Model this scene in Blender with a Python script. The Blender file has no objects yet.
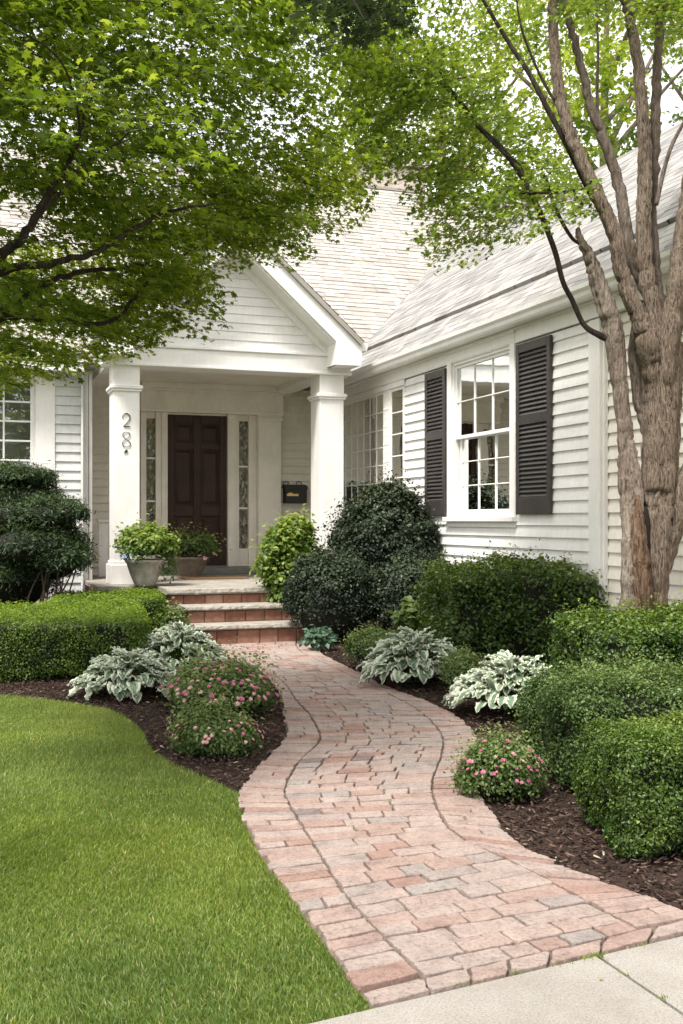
import bpy, math, random
import numpy as np
from mathutils import Vector
random.seed(7)
rng = np.random.default_rng(11)
C = bpy.context.scene.collection
PI = math.pi
H = 1.25; F = 1070.0; TH = math.radians(19.5); HZ = 520.0
FW = np.array([math.sin(TH), math.cos(TH), 0.0]); RT = np.array([math.cos(TH), -math.sin(TH), 0.0])

# ---------------------------------------------------------------- measuring helpers
def P(px, py, d):
    return np.array([0, 0, H]) + d * (FW + RT * (px - 341.5) / F) + np.array([0, 0, d * (HZ - py) / F])
def G(px, py, z=0.0):
    p = P(px, py, F * (H - z) / (py - HZ)); return p
def ratio(px):
    v = FW + RT * (px - 341.5) / F; return v[0] / v[1]
def XA(px, Y): return ratio(px) * Y

# ---------------------------------------------------------------- objects
OFF = {}
def tag(o, label=None, cat=None, group=None, kind=None):
    if label: o['label'] = label
    if cat: o['category'] = cat
    if group: o['group'] = group
    if kind: o['kind'] = kind
    return o
def thing(name, label, cat, loc=(0, 0, 0), group=None):
    o = bpy.data.objects.new(name, None); C.objects.link(o)
    o.location = loc; OFF[o.name] = np.array(loc, float); o.empty_display_size = .1
    return tag(o, label, cat, group)
def link_mesh(name, me, parent=None, label=None):
    o = bpy.data.objects.new(name, me); C.objects.link(o)
    if parent is not None: o.parent = parent
    OFF[o.name] = OFF[parent.name] if parent is not None else np.zeros(3)
    if label: o['label'] = label
    return o
def raw(name, V, Fc, mat, parent=None, rnd=None, smooth=False, uv=None, label=None):
    """V (n,3) world coordinates, Fc: (m,k) array or list of tuples"""
    V = np.asarray(V, float).reshape(-1, 3)
    off = OFF[parent.name] if parent is not None else np.zeros(3)
    me = bpy.data.meshes.new(name)
    if isinstance(Fc, np.ndarray):
        k = Fc.shape[1]; m = Fc.shape[0]
        me.vertices.add(len(V)); me.vertices.foreach_set('co', (V - off).ravel().astype(np.float32))
        me.loops.add(m * k); me.loops.foreach_set('vertex_index', Fc.ravel().astype(np.int32))
        me.polygons.add(m); me.polygons.foreach_set('loop_start', np.arange(0, m * k, k, dtype=np.int32))
        me.polygons.foreach_set('loop_total', np.full(m, k, dtype=np.int32))
        me.update(calc_edges=True)
    else:
        me.from_pydata([tuple(v) for v in (V - off)], [], [tuple(int(i) for i in f) for f in Fc]); me.update()
    if rnd is not None:
        a = me.attributes.new('rnd', 'FLOAT', 'POINT'); a.data.foreach_set('value', np.asarray(rnd, np.float32))
    if uv is not None:
        a = me.attributes.new('co2', 'FLOAT_VECTOR', 'POINT')
        u3 = np.zeros((len(V), 3), np.float32); u3[:, :2] = uv; a.data.foreach_set('vector', u3.ravel())
    if smooth: me.polygons.foreach_set('use_smooth', np.ones(len(me.polygons), bool))
    if mat: me.materials.append(mat)
    return link_mesh(name, me, parent, label)

class MB:
    def __init__(s): s.v = []; s.f = []; s.r = []
    def add(s, vs, fs, r=None):
        b = len(s.v); s.v += [tuple(map(float, v)) for v in vs]
        s.f += [tuple(i + b for i in f) for f in fs]
        s.r += [random.random() if r is None else r] * len(vs); return s
    def quad(s, a, b, c, d, r=None): return s.add([a, b, c, d], [(0, 1, 2, 3)], r)
    def box(s, x0, x1, y0, y1, z0, z1, r=None, bev=0.0):
        if bev <= 0:
            v = [(x, y, z) for z in (z0, z1) for (x, y) in ((x0, y0), (x1, y0), (x1, y1), (x0, y1))]
            return s.add(v, [(3, 2, 1, 0), (4, 5, 6, 7), (0, 1, 5, 4), (1, 2, 6, 5), (2, 3, 7, 6), (3, 0, 4, 7)], r)
        b = bev; v = []; f = []
        for (z, i) in ((z0, b), (z0 + b, 0), (z1 - b, 0), (z1, b)):
            X0, X1, Y0, Y1 = x0 + i, x1 - i, y0 + i, y1 - i
            for (x, y) in ((X0 + b, Y0), (X1 - b, Y0), (X1, Y0 + b), (X1, Y1 - b), (X1 - b, Y1), (X0 + b, Y1), (X0, Y1 - b), (X0, Y0 + b)):
                v.append((x, y, z))
        for k in range(3):
            for i in range(8):
                j = (i + 1) % 8; f.append((k * 8 + i, k * 8 + j, k * 8 + 8 + j, k * 8 + 8 + i))
        f.append(tuple(range(7, -1, -1))); f.append(tuple(range(24, 32)))
        return s.add(v, f, r)
    def prism(s, poly, axis, a, b, r=None):
        """poly in the two other axes, extruded from a to b along axis"""
        def mk(p, t):
            if axis == 'x': return (t, p[0], p[1])
            if axis == 'y': return (p[0], t, p[1])
            return (p[0], p[1], t)
        n = len(poly)
        v = [mk(p, a) for p in poly] + [mk(p, b) for p in poly]
        f = [tuple(range(n)), tuple(range(2 * n - 1, n - 1, -1))] + [(i, i + n, (i + 1) % n + n, (i + 1) % n) for i in range(n)]
        return s.add(v, f, r)
    def tube(s, pts, rad, n=8, r=None, cap=True):
        V, Fc = tube_geo(pts, rad, n); 
        fs = [tuple(f) for f in Fc]
        if cap: fs += [tuple(range(n - 1, -1, -1)), tuple(range(len(V) - n, len(V)))]
        return s.add(V, fs, r)
    def lathe(s, prof, cx, cy, n=28, r=None):
        v = []; f = []
        for (rr, z) in prof:
            for i in range(n): a = 2 * PI * i / n; v.append((cx + rr * math.cos(a), cy + rr * math.sin(a), z))
        for k in range(len(prof) - 1):
            for i in range(n):
                j = (i + 1) % n; f.append((k * n + i, k * n + j, (k + 1) * n + j, (k + 1) * n + i))
        f.append(tuple(range(n - 1, -1, -1))); f.append(tuple(range((len(prof) - 1) * n, len(prof) * n)))
        return s.add(v, f, r)
    def build(s, name, mat, parent=None, smooth=False, label=None):
        return raw(name, np.array(s.v), s.f, mat, parent, s.r, smooth, None, label)

def catmull(pts, per=6):
    p = np.array(pts, float); q = np.vstack([2 * p[0] - p[1], p, 2 * p[-1] - p[-2]]); out = []
    for i in range(1, len(q) - 2):
        for t in np.linspace(0, 1, per, endpoint=False):
            a, b, c, d = q[i - 1], q[i], q[i + 1], q[i + 2]
            out.append(.5 * (2 * b + (c - a) * t + (2 * a - 5 * b + 4 * c - d) * t * t + (3 * b - a - 3 * c + d) * t ** 3))
    out.append(p[-1]); return np.array(out)
def tube_geo(pts, rad, n=8, rough=0.0, seed=0):
    pts = np.array(pts, float); m = len(pts); rad = np.broadcast_to(np.asarray(rad, float), (m,))
    t = np.gradient(pts, axis=0); t /= np.linalg.norm(t, axis=1, keepdims=True) + 1e-9
    ref = np.array([0.3, -1, .1]) if abs(t[0][2]) > .7 else np.array([0, 0, 1.0])
    a = np.cross(t[0], ref); a /= np.linalg.norm(a)
    V = np.zeros((m, n, 3)); ang = np.linspace(0, 2 * PI, n, endpoint=False)
    rg = np.random.default_rng(seed); ph = rg.uniform(0, 2 * PI, 6)
    L = np.concatenate([[0], np.cumsum(np.linalg.norm(np.diff(pts, axis=0), axis=1))])
    for i in range(m):
        a = a - t[i] * np.dot(a, t[i]); a /= np.linalg.norm(a); b = np.cross(t[i], a)
        rr = np.full(n, rad[i])
        if rough > 0:
            rr = rr * (1 + rough * (.5 * np.sin(3 * ang + ph[0] + 1.9 * L[i]) + .4 * np.sin(7 * ang + ph[1] - 1.6 * L[i]) + .12 * np.sin(2 * ang + 6 * L[i] + ph[2]) + .35 * np.sin(11 * ang + ph[3] + 2.2 * L[i])) + rough * .22 * rg.uniform(-1, 1, n))
        V[i] = pts[i] + rr[:, None] * (np.cos(ang)[:, None] * a + np.sin(ang)[:, None] * b)
    idx = np.arange(m * n).reshape(m, n)
    f = np.stack([idx[:-1], np.roll(idx[:-1], -1, 1), np.roll(idx[1:], -1, 1), idx[1:]], -1).reshape(-1, 4)
    return V.reshape(-1, 3), f

_nk = {}
def noise3(p, freq, seed=0, oct=1):
    if seed not in _nk:
        g = np.random.default_rng(1000 + seed); k = g.normal(size=(9, 3)); k /= np.linalg.norm(k, axis=1, keepdims=True)
        _nk[seed] = (k * g.uniform(.7, 1.6, (9, 1)), g.uniform(0, 6.28, 9))
    k, ph = _nk[seed]; out = 0; amp = 1; tot = 0
    for o in range(oct):
        out = out + amp * np.sin(p @ (k.T * freq * (2.1 ** o)) + ph + o).mean(-1) * 2.2; tot += amp; amp *= .5
    return out / tot

# ---------------------------------------------------------------- materials
def mat(name, col=(.8, .8, .8), rough=.6, spec=.5, metal=0.0):
    m = bpy.data.materials.new(name); m.use_nodes = True; b = m.node_tree.nodes['Principled BSDF']
    b.inputs['Base Color'].default_value = (*col, 1); b.inputs['Roughness'].default_value = rough
    b.inputs['Specular IOR Level'].default_value = spec; b.inputs['Metallic'].default_value = metal
    m.displacement_method = 'BUMP'
    return m
def nd(m, t, **kw):
    n = m.node_tree.nodes.new(t)
    for k, v in kw.items():
        if k in n.inputs.keys(): n.inputs[k].default_value = v
        else: setattr(n, k, v)
    return n
def ln(m, a, ao, b, bi): m.node_tree.links.new(a.outputs[ao], b.inputs[bi])
def ramp(m, stops):
    r = nd(m, 'ShaderNodeValToRGB'); e = r.color_ramp.elements
    while len(e) < len(stops): e.new(.5)
    for i, (p, c) in enumerate(stops): e[i].position = p; e[i].color = (*c, 1)
    return r
def coords(m, scale=(1, 1, 1)):
    t = nd(m, 'ShaderNodeTexCoord'); mp = nd(m, 'ShaderNodeMapping'); mp.inputs['Scale'].default_value = scale
    ln(m, t, 'Object', mp, 'Vector'); return mp
def noise_tex(m, scale, detail=4, rough=.6, sc=(1, 1, 1)):
    c = coords(m, sc); n = nd(m, 'ShaderNodeTexNoise'); n.inputs['Scale'].default_value = scale
    n.inputs['Detail'].default_value = detail; n.inputs['Roughness'].default_value = rough; ln(m, c, 'Vector', n, 'Vector'); return n
def bump(m, src, out, strength, dist=.01):
    b = nd(m, 'ShaderNodeBump'); b.inputs['Strength'].default_value = strength; b.inputs['Distance'].default_value = dist
    ln(m, src, out, b, 'Height'); ln(m, b, 'Normal', m.node_tree.nodes['Principled BSDF'], 'Normal'); return b
def mix(m, a, ao, b, bo, fac=.5, mode='MULTIPLY', fsrc=None, fout=None):
    x = nd(m, 'ShaderNodeMix'); x.data_type = 'RGBA'; x.blend_type = mode; x.inputs[0].default_value = fac
    if fsrc: ln(m, fsrc, fout, x, 0)
    for (s, o, i) in ((a, ao, 6), (b, bo, 7)):
        if isinstance(s, tuple): x.inputs[i].default_value = (*s, 1)
        else: m.node_tree.links.new(s.outputs[o], x.inputs[i])
    return x
def setcol(m, x, o=2): m.node_tree.links.new(x.outputs[o], m.node_tree.nodes['Principled BSDF'].inputs['Base Color'])

def paint(name, col, rough=.5, dirt=.12, sc=(1, 1, 1), bs=.15):
    m = mat(name, col, rough, .4); n = noise_tex(m, 2.5, 6, .7, sc)
    r = ramp(m, [(.3, tuple(c * (1 - dirt * 1.6) for c in col)), (.62, col)]); ln(m, n, 'Fac', r, 'Fac')
    n3 = noise_tex(m, 22, 4, .7, (1, 1, .25)); r3 = ramp(m, [(.3, (1 - dirt * .9,) * 3), (.6, (1, 1, 1))]); ln(m, n3, 'Fac', r3, 'Fac')
    x = mix(m, r, 'Color', r3, 'Color', 1.0); setcol(m, x)
    n2 = noise_tex(m, 60, 3, .6, (1, 1, 1)); bump(m, n2, 'Fac', bs, .002); return m
M = {}
M['white'] = paint('white_paint', (.84, .815, .785), .45, .07)
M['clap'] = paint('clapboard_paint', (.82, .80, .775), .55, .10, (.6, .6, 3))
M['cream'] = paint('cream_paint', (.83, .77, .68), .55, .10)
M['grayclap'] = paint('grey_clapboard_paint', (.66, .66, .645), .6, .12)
M['shutter'] = paint('shutter_paint', (.062, .055, .053), .30, .2)
M['black'] = paint('black_metal', (.02, .018, .017), .4, .2)
M['brass'] = mat('brass', (.62, .42, .16), .3, .5, 1.0)
M['door'] = paint('door_paint', (.060, .030, .022), .38, .25); M['door'].node_tree.nodes['Principled BSDF'].inputs['Specular IOR Level'].default_value = .2
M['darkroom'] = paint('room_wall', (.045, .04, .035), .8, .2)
M['curtain'] = paint('curtain_cloth', (.66, .65, .60), .85, .1, (8, 8, .4))
M['threshold'] = paint('threshold_paint', (.23, .225, .21), .5, .2)
M['number'] = paint('number_metal', (.035, .03, .027), .4, .2)

def glassmat(name, tint=(.02, .022, .022), alpha=.5):
    m = bpy.data.materials.new(name); m.use_nodes = True; nt = m.node_tree; nt.nodes.clear()
    o = nd(m, 'ShaderNodeOutputMaterial'); g = nd(m, 'ShaderNodeBsdfGlossy'); g.inputs['Roughness'].default_value = .015
    g.inputs['Color'].default_value = (.9, .93, .95, 1)
    t = nd(m, 'ShaderNodeBsdfTransparent'); t.inputs['Color'].default_value = (.86, .88, .87, 1)
    fr = nd(m, 'ShaderNodeFresnel'); fr.inputs['IOR'].default_value = 1.6
    ma = nd(m, 'ShaderNodeMath', operation='MULTIPLY_ADD'); ma.inputs[1].default_value = 1.0; ma.inputs[2].default_value = alpha
    ma.use_clamp = True; ln(m, fr, 'Fac', ma, 0)
    c = coords(m); n = nd(m, 'ShaderNodeTexNoise'); n.inputs['Scale'].default_value = 2.2; ln(m, c, 'Vector', n, 'Vector')
    b = nd(m, 'ShaderNodeBump'); b.inputs['Strength'].default_value = .115; b.inputs['Distance'].default_value = .02; ln(m, n, 'Fac', b, 'Height')
    ln(m, b, 'Normal', g, 'Normal')
    x = nd(m, 'ShaderNodeMixShader'); ln(m, ma, 'Value', x, 0); ln(m, t, 'BSDF', x, 1); ln(m, g, 'BSDF', x, 2); ln(m, x, 'Shader', o, 'Surface')
    return m
M['glass'] = glassmat('window_glass', alpha=.24)
def leaded():
    m = mat('leaded_glass', (.1, .1, .05), .12, .8); c = coords(m, (1, 1, .55)); v = nd(m, 'ShaderNodeTexVoronoi'); v.inputs['Scale'].default_value = 38
    ln(m, c, 'Vector', v, 'Vector'); r = ramp(m, [(0, (.012, .010, .006)), (.40, (.06, .048, .018)), (.66, (.15, .125, .05)), (.86, (.34, .33, .24))])
    ln(m, v, 'Color', r, 'Fac'); setcol(m, r, 0); bump(m, v, 'Distance', .6, .01); return m
M['leaded'] = leaded()

def leafmat(name, stops, trans=.35, rough=.45, patch=None, pscale=1.2, spec=.35, under=None):
    m = mat(name, stops[0][1], rough, spec); b = m.node_tree.nodes['Principled BSDF']; o = m.node_tree.nodes['Material Output']
    a = nd(m, 'ShaderNodeAttribute', attribute_name='rnd'); r = ramp(m, stops); ln(m, a, 'Fac', r, 'Fac'); src, so = r, 'Color'
    if patch:
        n = noise_tex(m, pscale, 3); rr = ramp(m, [(.38, (1, 1, 1)), (.62, patch)]); ln(m, n, 'Fac', rr, 'Fac')
        src = mix(m, r, 'Color', rr, 'Color', 1.0); so = 2
    m.node_tree.links.new(src.outputs[so], b.inputs['Base Color'])
    t = nd(m, 'ShaderNodeBsdfTranslucent'); g = nd(m, 'ShaderNodeHueSaturation'); g.inputs['Value'].default_value = 1.9; g.inputs['Saturation'].default_value = 1.1; g.inputs['Hue'].default_value = .485
    m.node_tree.links.new(src.outputs[so], g.inputs['Color']); ln(m, g, 'Color', t, 'Color')
    x = nd(m, 'ShaderNodeMixShader'); x.inputs[0].default_value = trans; ln(m, b, 'BSDF', x, 1); ln(m, t, 'BSDF', x, 2); ln(m, x, 'Shader', o, 'Surface')
    return m
M['maple'] = leafmat('maple_leaf', [(0, (.055, .095, .014)), (.5, (.115, .172, .024)), (1, (.215, .265, .045))], .62, .45, (.74, .80, .75), .9)
M['mapleglow'] = leafmat('maple_leaf_glow', [(0, (.11, .16, .022)), (.5, (.22, .285, .042)), (1, (.37, .41, .10))], .62, .45, (.80, .86, .8), .9)  # lighter copy of the maple leaf, sunlit glow painted into its colour
M['tree2'] = leafmat('garden_tree_leaf', [(0, (.060, .105, .018)), (.5, (.13, .195, .034)), (1, (.24, .29, .06))], .60, .45)
M['bgleaf'] = leafmat('far_tree_leaf', [(0, (.10, .16, .02)), (.5, (.19, .25, .04)), (1, (.30, .33, .07))], .5, .55)
M['bgleaf2'] = leafmat('far_tree_leaf_green', [(0, (.05, .10, .02)), (.5, (.10, .16, .035)), (1, (.17, .22, .05))], .45, .55)
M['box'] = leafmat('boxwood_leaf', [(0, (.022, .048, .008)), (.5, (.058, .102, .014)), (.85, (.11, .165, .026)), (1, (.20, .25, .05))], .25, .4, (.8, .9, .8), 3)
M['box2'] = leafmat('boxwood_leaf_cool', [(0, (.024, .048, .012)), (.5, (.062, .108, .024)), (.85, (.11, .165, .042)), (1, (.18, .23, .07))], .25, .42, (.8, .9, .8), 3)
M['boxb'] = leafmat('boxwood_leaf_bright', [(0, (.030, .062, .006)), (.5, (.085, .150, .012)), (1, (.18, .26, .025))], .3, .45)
M['yew'] = leafmat('yew_needle', [(0, (.012, .028, .008)), (.6, (.030, .058, .014)), (1, (.065, .10, .025))], .15, .5)
M['holly'] = leafmat('holly_leaf', [(0, (.012, .020, .010)), (.6, (.026, .040, .018)), (1, (.06, .08, .035))], .08, .5, spec=.3)
M['mapleshade'] = leafmat('maple_leaf_silhouette', [(0, (.02, .035, .012)), (1, (.05, .08, .025))], .2, .5)  # maple leaf colour darkened to show shaded leaves as silhouettes
M['lime'] = leafmat('lime_leaf', [(0, (.05, .10, .015)), (.5, (.115, .185, .03)), (1, (.26, .31, .07))], .35, .45)
M['fern'] = leafmat('shrub_leaf', [(0, (.045, .085, .022)), (.5, (.105, .16, .042)), (1, (.22, .27, .10))], .3, .5)
M['blue'] = leafmat('blue_leaf', [(0, (.05, .10, .06)), (1, (.12, .20, .13))], .25, .45)
M['grass'] = leafmat('grass_blade', [(0, (.075, .125, .024)), (.45, (.158, .225, .042)), (.85, (.27, .32, .07)), (1, (.45, .40, .19))], .35, .5, (.70, .76, .72), 1.9)
M['core'] = paint('inner_shade', (.012, .014, .006), .9, .4)  # near-black colour standing in for the shade inside shrubs
M['pink'] = leafmat('pink_petal', [(0, (.50, .06, .20)), (.6, (.62, .15, .32)), (1, (.78, .40, .50))], .3, .6)
M['palepink'] = leafmat('pale_petal', [(0, (.70, .42, .42)), (1, (.80, .72, .62))], .3, .6)
M['bluepetal'] = leafmat('blue_petal', [(0, (.30, .38, .62)), (1, (.55, .62, .80))], .3, .6)
M['twig'] = paint('twig_bark', (.10, .07, .05), .85, .3)

def hostamat():
    m = mat('hosta_leaf', (.1, .2, .1), .42, .4); b = m.node_tree.nodes['Principled BSDF']; o = m.node_tree.nodes['Material Output']
    a = nd(m, 'ShaderNodeAttribute', attribute_name='co2'); s = nd(m, 'ShaderNodeSeparateXYZ'); ln(m, a, 'Vector', s, 'Vector')
    rn = nd(m, 'ShaderNodeAttribute', attribute_name='rnd')
    ab = nd(m, 'ShaderNodeMath', operation='ABSOLUTE'); ln(m, s, 'X', ab, 0)
    n = noise_tex(m, 45, 3); ad = nd(m, 'ShaderNodeMath', operation='MULTIPLY_ADD'); ln(m, n, 'Fac', ad, 0); ad.inputs[1].default_value = .55; ln(m, ab, 'Value', ad, 2)
    r = ramp(m, [(.0, (0, 0, 0)), (.72, (0, 0, 0)), (.90, (1, 1, 1))]); ln(m, ad, 'Value', r, 'Fac')
    rc = ramp(m, [(0, (.13, .22, .13)), (.6, (.24, .35, .22)), (1, (.38, .46, .28))]); ln(m, rn, 'Fac', rc, 'Fac')
    x = mix(m, rc, 'Color', (.74, .77, .62), None, .5, 'MIX', r, 'Color'); setcol(m, x)
    w = nd(m, 'ShaderNodeMath', operation='SINE'); mu = nd(m, 'ShaderNodeMath', operation='MULTIPLY'); ln(m, ab, 'Value', mu, 0); mu.inputs[1].default_value = 22; ln(m, mu, 'Value', w, 0)
    bump(m, w, 'Value', .5, .004)
    t = nd(m, 'ShaderNodeBsdfTranslucent'); ln(m, x, 2, t, 'Color'); y = nd(m, 'ShaderNodeMixShader'); y.inputs[0].default_value = .22
    ln(m, b, 'BSDF', y, 1); ln(m, t, 'BSDF', y, 2); ln(m, y, 'Shader', o, 'Surface'); return m
M['hosta'] = hostamat()

def brickpave():
    m = mat('pavers', (.4, .3, .25), .8, .25); a = nd(m, 'ShaderNodeAttribute', attribute_name='rnd')
    r = ramp(m, [(0, (.32, .20, .162)), (.14, (.365, .255, .218)), (.30, (.39, .295, .258)), (.5, (.40, .322, .285)), (.66, (.375, .31, .28)), (.8, (.30, .268, .252)), (.9, (.40, .355, .315)), (1, (.23, .185, .172))])
    r.color_ramp.interpolation = 'LINEAR'; ln(m, a, 'Fac', r, 'Fac')
    n = noise_tex(m, 9, 8, .75); r2 = ramp(m, [(.28, (.60, .57, .56)), (.48, (.96, .95, .94)), (.72, (1.2, 1.18, 1.16))]); ln(m, n, 'Fac', r2, 'Fac')
    x = mix(m, r, 'Color', r2, 'Color', 1.0)
    n2 = noise_tex(m, 70, 5, .8); r3 = ramp(m, [(.36, (.58, .54, .52)), (.52, (1.04, 1.04, 1.04))]); ln(m, n2, 'Fac', r3, 'Fac')
    y = mix(m, x, 2, r3, 'Color', .85); setcol(m, y)
    nb = noise_tex(m, 45, 8, .8); bump(m, nb, 'Fac', .9, .016); return m
M['paver'] = brickpave()
def soil(name, c0, c1, sc=30, b=.8):
    m = mat(name, c0, .95, .2); n = noise_tex(m, sc, 8, .75); r = ramp(m, [(.35, c0), (.68, c1)]); ln(m, n, 'Fac', r, 'Fac'); setcol(m, r, 0); bump(m, n, 'Fac', b, .02); return m
M['joint'] = soil('joint_sand', (.09, .07, .055), (.22, .18, .14), 25)
def mossjoint():
    m = M['joint']; n = noise_tex(m, 1.6, 5, .7); r = ramp(m, [(.55, (0, 0, 0)), (.68, (.85, .85, .85))]); ln(m, n, 'Fac', r, 'Fac')
    old = [k for k in m.node_tree.links if k.to_socket.name == 'Base Color'][0].from_node
    x = mix(m, old, 'Color', (.13, .16, .03), None, .5, 'MIX', r, 'Color'); setcol(m, x)
mossjoint()
M['mulch'] = soil('mulch_soil', (.022, .014, .011), (.08, .048, .036), 60)
M['lawnsoil'] = soil('lawn_thatch', (.06, .085, .02), (.12, .15, .04), 30)
M['field'] = soil('far_grass', (.08, .12, .02), (.14, .19, .04), 8)
def chipmat():
    m = mat('bark_chip', (.05, .03, .02), .9, .2); a = nd(m, 'ShaderNodeAttribute', attribute_name='rnd')
    r = ramp(m, [(0, (.02, .013, .010)), (.55, (.06, .037, .028)), (.9, (.125, .08, .06)), (.97, (.18, .125, .095)), (1, (.42, .36, .26))]); ln(m, a, 'Fac', r, 'Fac'); setcol(m, r, 0); return m
M['chip'] = chipmat()
def concrete():
    m = mat('concrete', (.5, .48, .44), .85, .3); n = noise_tex(m, 2.2, 8, .7); r = ramp(m, [(.3, (.245, .225, .20)), (.65, (.315, .295, .268))]); ln(m, n, 'Fac', r, 'Fac')
    n2 = noise_tex(m, 160, 4, .8); r2 = ramp(m, [(.38, (.66, .64, .61)), (.52, (1.03, 1.03, 1.03)), (.7, (1.12, 1.11, 1.1))]); ln(m, n2, 'Fac', r2, 'Fac')
    x = mix(m, r, 'Color', r2, 'Color', 1); n4 = noise_tex(m, .9, 6, .75); r4 = ramp(m, [(.40, (.84, .82, .78)), (.56, (1, 1, 1))]); ln(m, n4, 'Fac', r4, 'Fac'); x = mix(m, x, 2, r4, 'Color', 1); setcol(m, x); bump(m, n2, 'Fac', .6, .005); return m
M['concrete'] = concrete()
def stone():
    m = mat('tread_stone', (.45, .43, .39), .8, .3); n = noise_tex(m, 6, 8, .75); r = ramp(m, [(.3, (.20, .17, .14)), (.6, (.36, .33, .285))]); ln(m, n, 'Fac', r, 'Fac')
    setcol(m, r, 0); n2 = noise_tex(m, 40, 6, .7); bump(m, n2, 'Fac', .8, .012); return m
M['stone'] = stone()
def redbrick():
    m = mat('red_brick', (.3, .13, .08), .85, .25); a = nd(m, 'ShaderNodeAttribute', attribute_name='rnd')
    r = ramp(m, [(0, (.24, .11, .075)), (.5, (.32, .16, .11)), (1, (.38, .215, .15))]); ln(m, a, 'Fac', r, 'Fac')
    n = noise_tex(m, 14, 7, .75); r2 = ramp(m, [(.3, (.6, .58, .58)), (.6, (1.05, 1.05, 1.05))]); ln(m, n, 'Fac', r2, 'Fac'); x = mix(m, r, 'Color', r2, 'Color', 1); setcol(m, x)
    nb = noise_tex(m, 60, 6, .7); bump(m, nb, 'Fac', .5, .008); return m
M['redbrick'] = redbrick()
M['mortar'] = soil('mortar', (.20, .15, .12), (.30, .24, .19), 40, .4)
def shingle():
    m = mat('shingles', (.4, .37, .34), .85, .3); a = nd(m, 'ShaderNodeAttribute', attribute_name='rnd')
    r = ramp(m, [(0, (.30, .275, .25)), (.4, (.36, .335, .305)), (.8, (.41, .385, .35)), (1, (.32, .305, .29))]); ln(m, a, 'Fac', r, 'Fac')
    n = noise_tex(m, 3, 6, .7); r2 = ramp(m, [(.3, (.82, .81, .81)), (.6, (1.04, 1.04, 1.03))]); ln(m, n, 'Fac', r2, 'Fac'); x = mix(m, r, 'Color', r2, 'Color', 1); setcol(m, x)
    n2 = noise_tex(m, 120, 4, .8); bump(m, n2, 'Fac', .5, .008); return m
M['shingle'] = shingle()
def shingle2():
    m = shingle(); m.name = 'grey_shingles'
    for n in m.node_tree.nodes:
        if n.type == 'VALTORGB' and len(n.color_ramp.elements) == 4:
            for e, c in zip(n.color_ramp.elements, ((.20, .195, .19), (.275, .265, .255), (.34, .325, .31), (.225, .22, .215))): e.color = (*c, 1)
    return m
M['shingle2'] = shingle2()
def bark(name, stops, sc=(14, 14, 2.2), moss=False):
    m = mat(name, stops[0][1], .9, .2); c = coords(m, sc); n = nd(m, 'ShaderNodeTexNoise'); n.inputs['Scale'].default_value = 2.6; n.inputs['Detail'].default_value = 8; n.inputs['Roughness'].default_value = .7
    n.inputs['Distortion'].default_value = .6; ln(m, c, 'Vector', n, 'Vector'); r = ramp(m, stops); ln(m, n, 'Fac', r, 'Fac')
    n2 = noise_tex(m, 3.5, 4, .6, (1, 1, .5)); r2 = ramp(m, [(.35, (.72, .66, .62)), (.62, (1.1, 1.08, 1.05))]); ln(m, n2, 'Fac', r2, 'Fac'); x = mix(m, r, 'Color', r2, 'Color', 1); setcol(m, x)
    bump(m, n, 'Fac', 1.0, .06); return m
M['bark'] = bark('tree_bark', [(.37, (.05, .036, .027)), (.46, (.21, .162, .125)), (.58, (.41, .335, .265))], (42, 42, 6))
M['barkpale'] = bark('weathered_wood', [(.34, (.10, .075, .058)), (.48, (.32, .265, .22)), (.66, (.50, .43, .365))], (24, 24, 6))
M['barksmooth'] = bark('limb_bark', [(.32, (.10, .08, .065)), (.5, (.24, .195, .16)), (.66, (.38, .32, .27))], (22, 22, 5))
M['barkred'] = bark('exposed_heartwood', [(.34, (.04, .024, .017)), (.48, (.17, .105, .07)), (.64, (.36, .27, .19))], (24, 24, 2.4))
M['barkdark'] = bark('dark_bark', [(.30, (.018, .013, .010)), (.5, (.05, .037, .03)), (.7, (.10, .08, .065))])
M['hollow'] = paint('rotten_hollow', (.020, .011, .007), 1.0, .4)
M['pot'] = soil('pot_stone', (.26, .23, .205), (.50, .46, .415), 9, .3)
M['basket'] = soil('brown_pot', (.14, .115, .092), (.25, .21, .17), 20, .4)
M['mat'] = soil('coir', (.20, .12, .06), (.34, .22, .12), 90, .6)
M['asphalt'] = soil('asphalt', (.045, .045, .045), (.07, .07, .07), 50, .3)
def chim():
    m = mat('pale_brick', (.5, .42, .36), .85, .3); c = coords(m, (1, 1, 1)); b = nd(m, 'ShaderNodeTexBrick'); b.inputs['Scale'].default_value = 5
    b.inputs['Color1'].default_value = (.52, .44, .38, 1); b.inputs['Color2'].default_value = (.44, .36, .31, 1); b.inputs['Mortar'].default_value = (.55, .52, .48, 1)
    ro = nd(m, 'ShaderNodeMapping'); ro.inputs['Rotation'].default_value = (PI / 2, 0, 0); ln(m, c, 'Vector', ro, 'Vector'); ln(m, ro, 'Vector', b, 'Vector'); setcol(m, b, 0); return m
M['chimney'] = chim()

# ---------------------------------------------------------------- SETTING
def sheet(name, poly, z, m, kind='structure', label=None, cat=None):
    o = raw(name, [(p[0], p[1], z) for p in poly], [tuple(range(len(poly)))], m); tag(o, label, cat, None, kind); return o
sheet('ground', [(-250, -250), (250, -250), (250, 250), (-250, 250)], -.05, M['field'])

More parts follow.
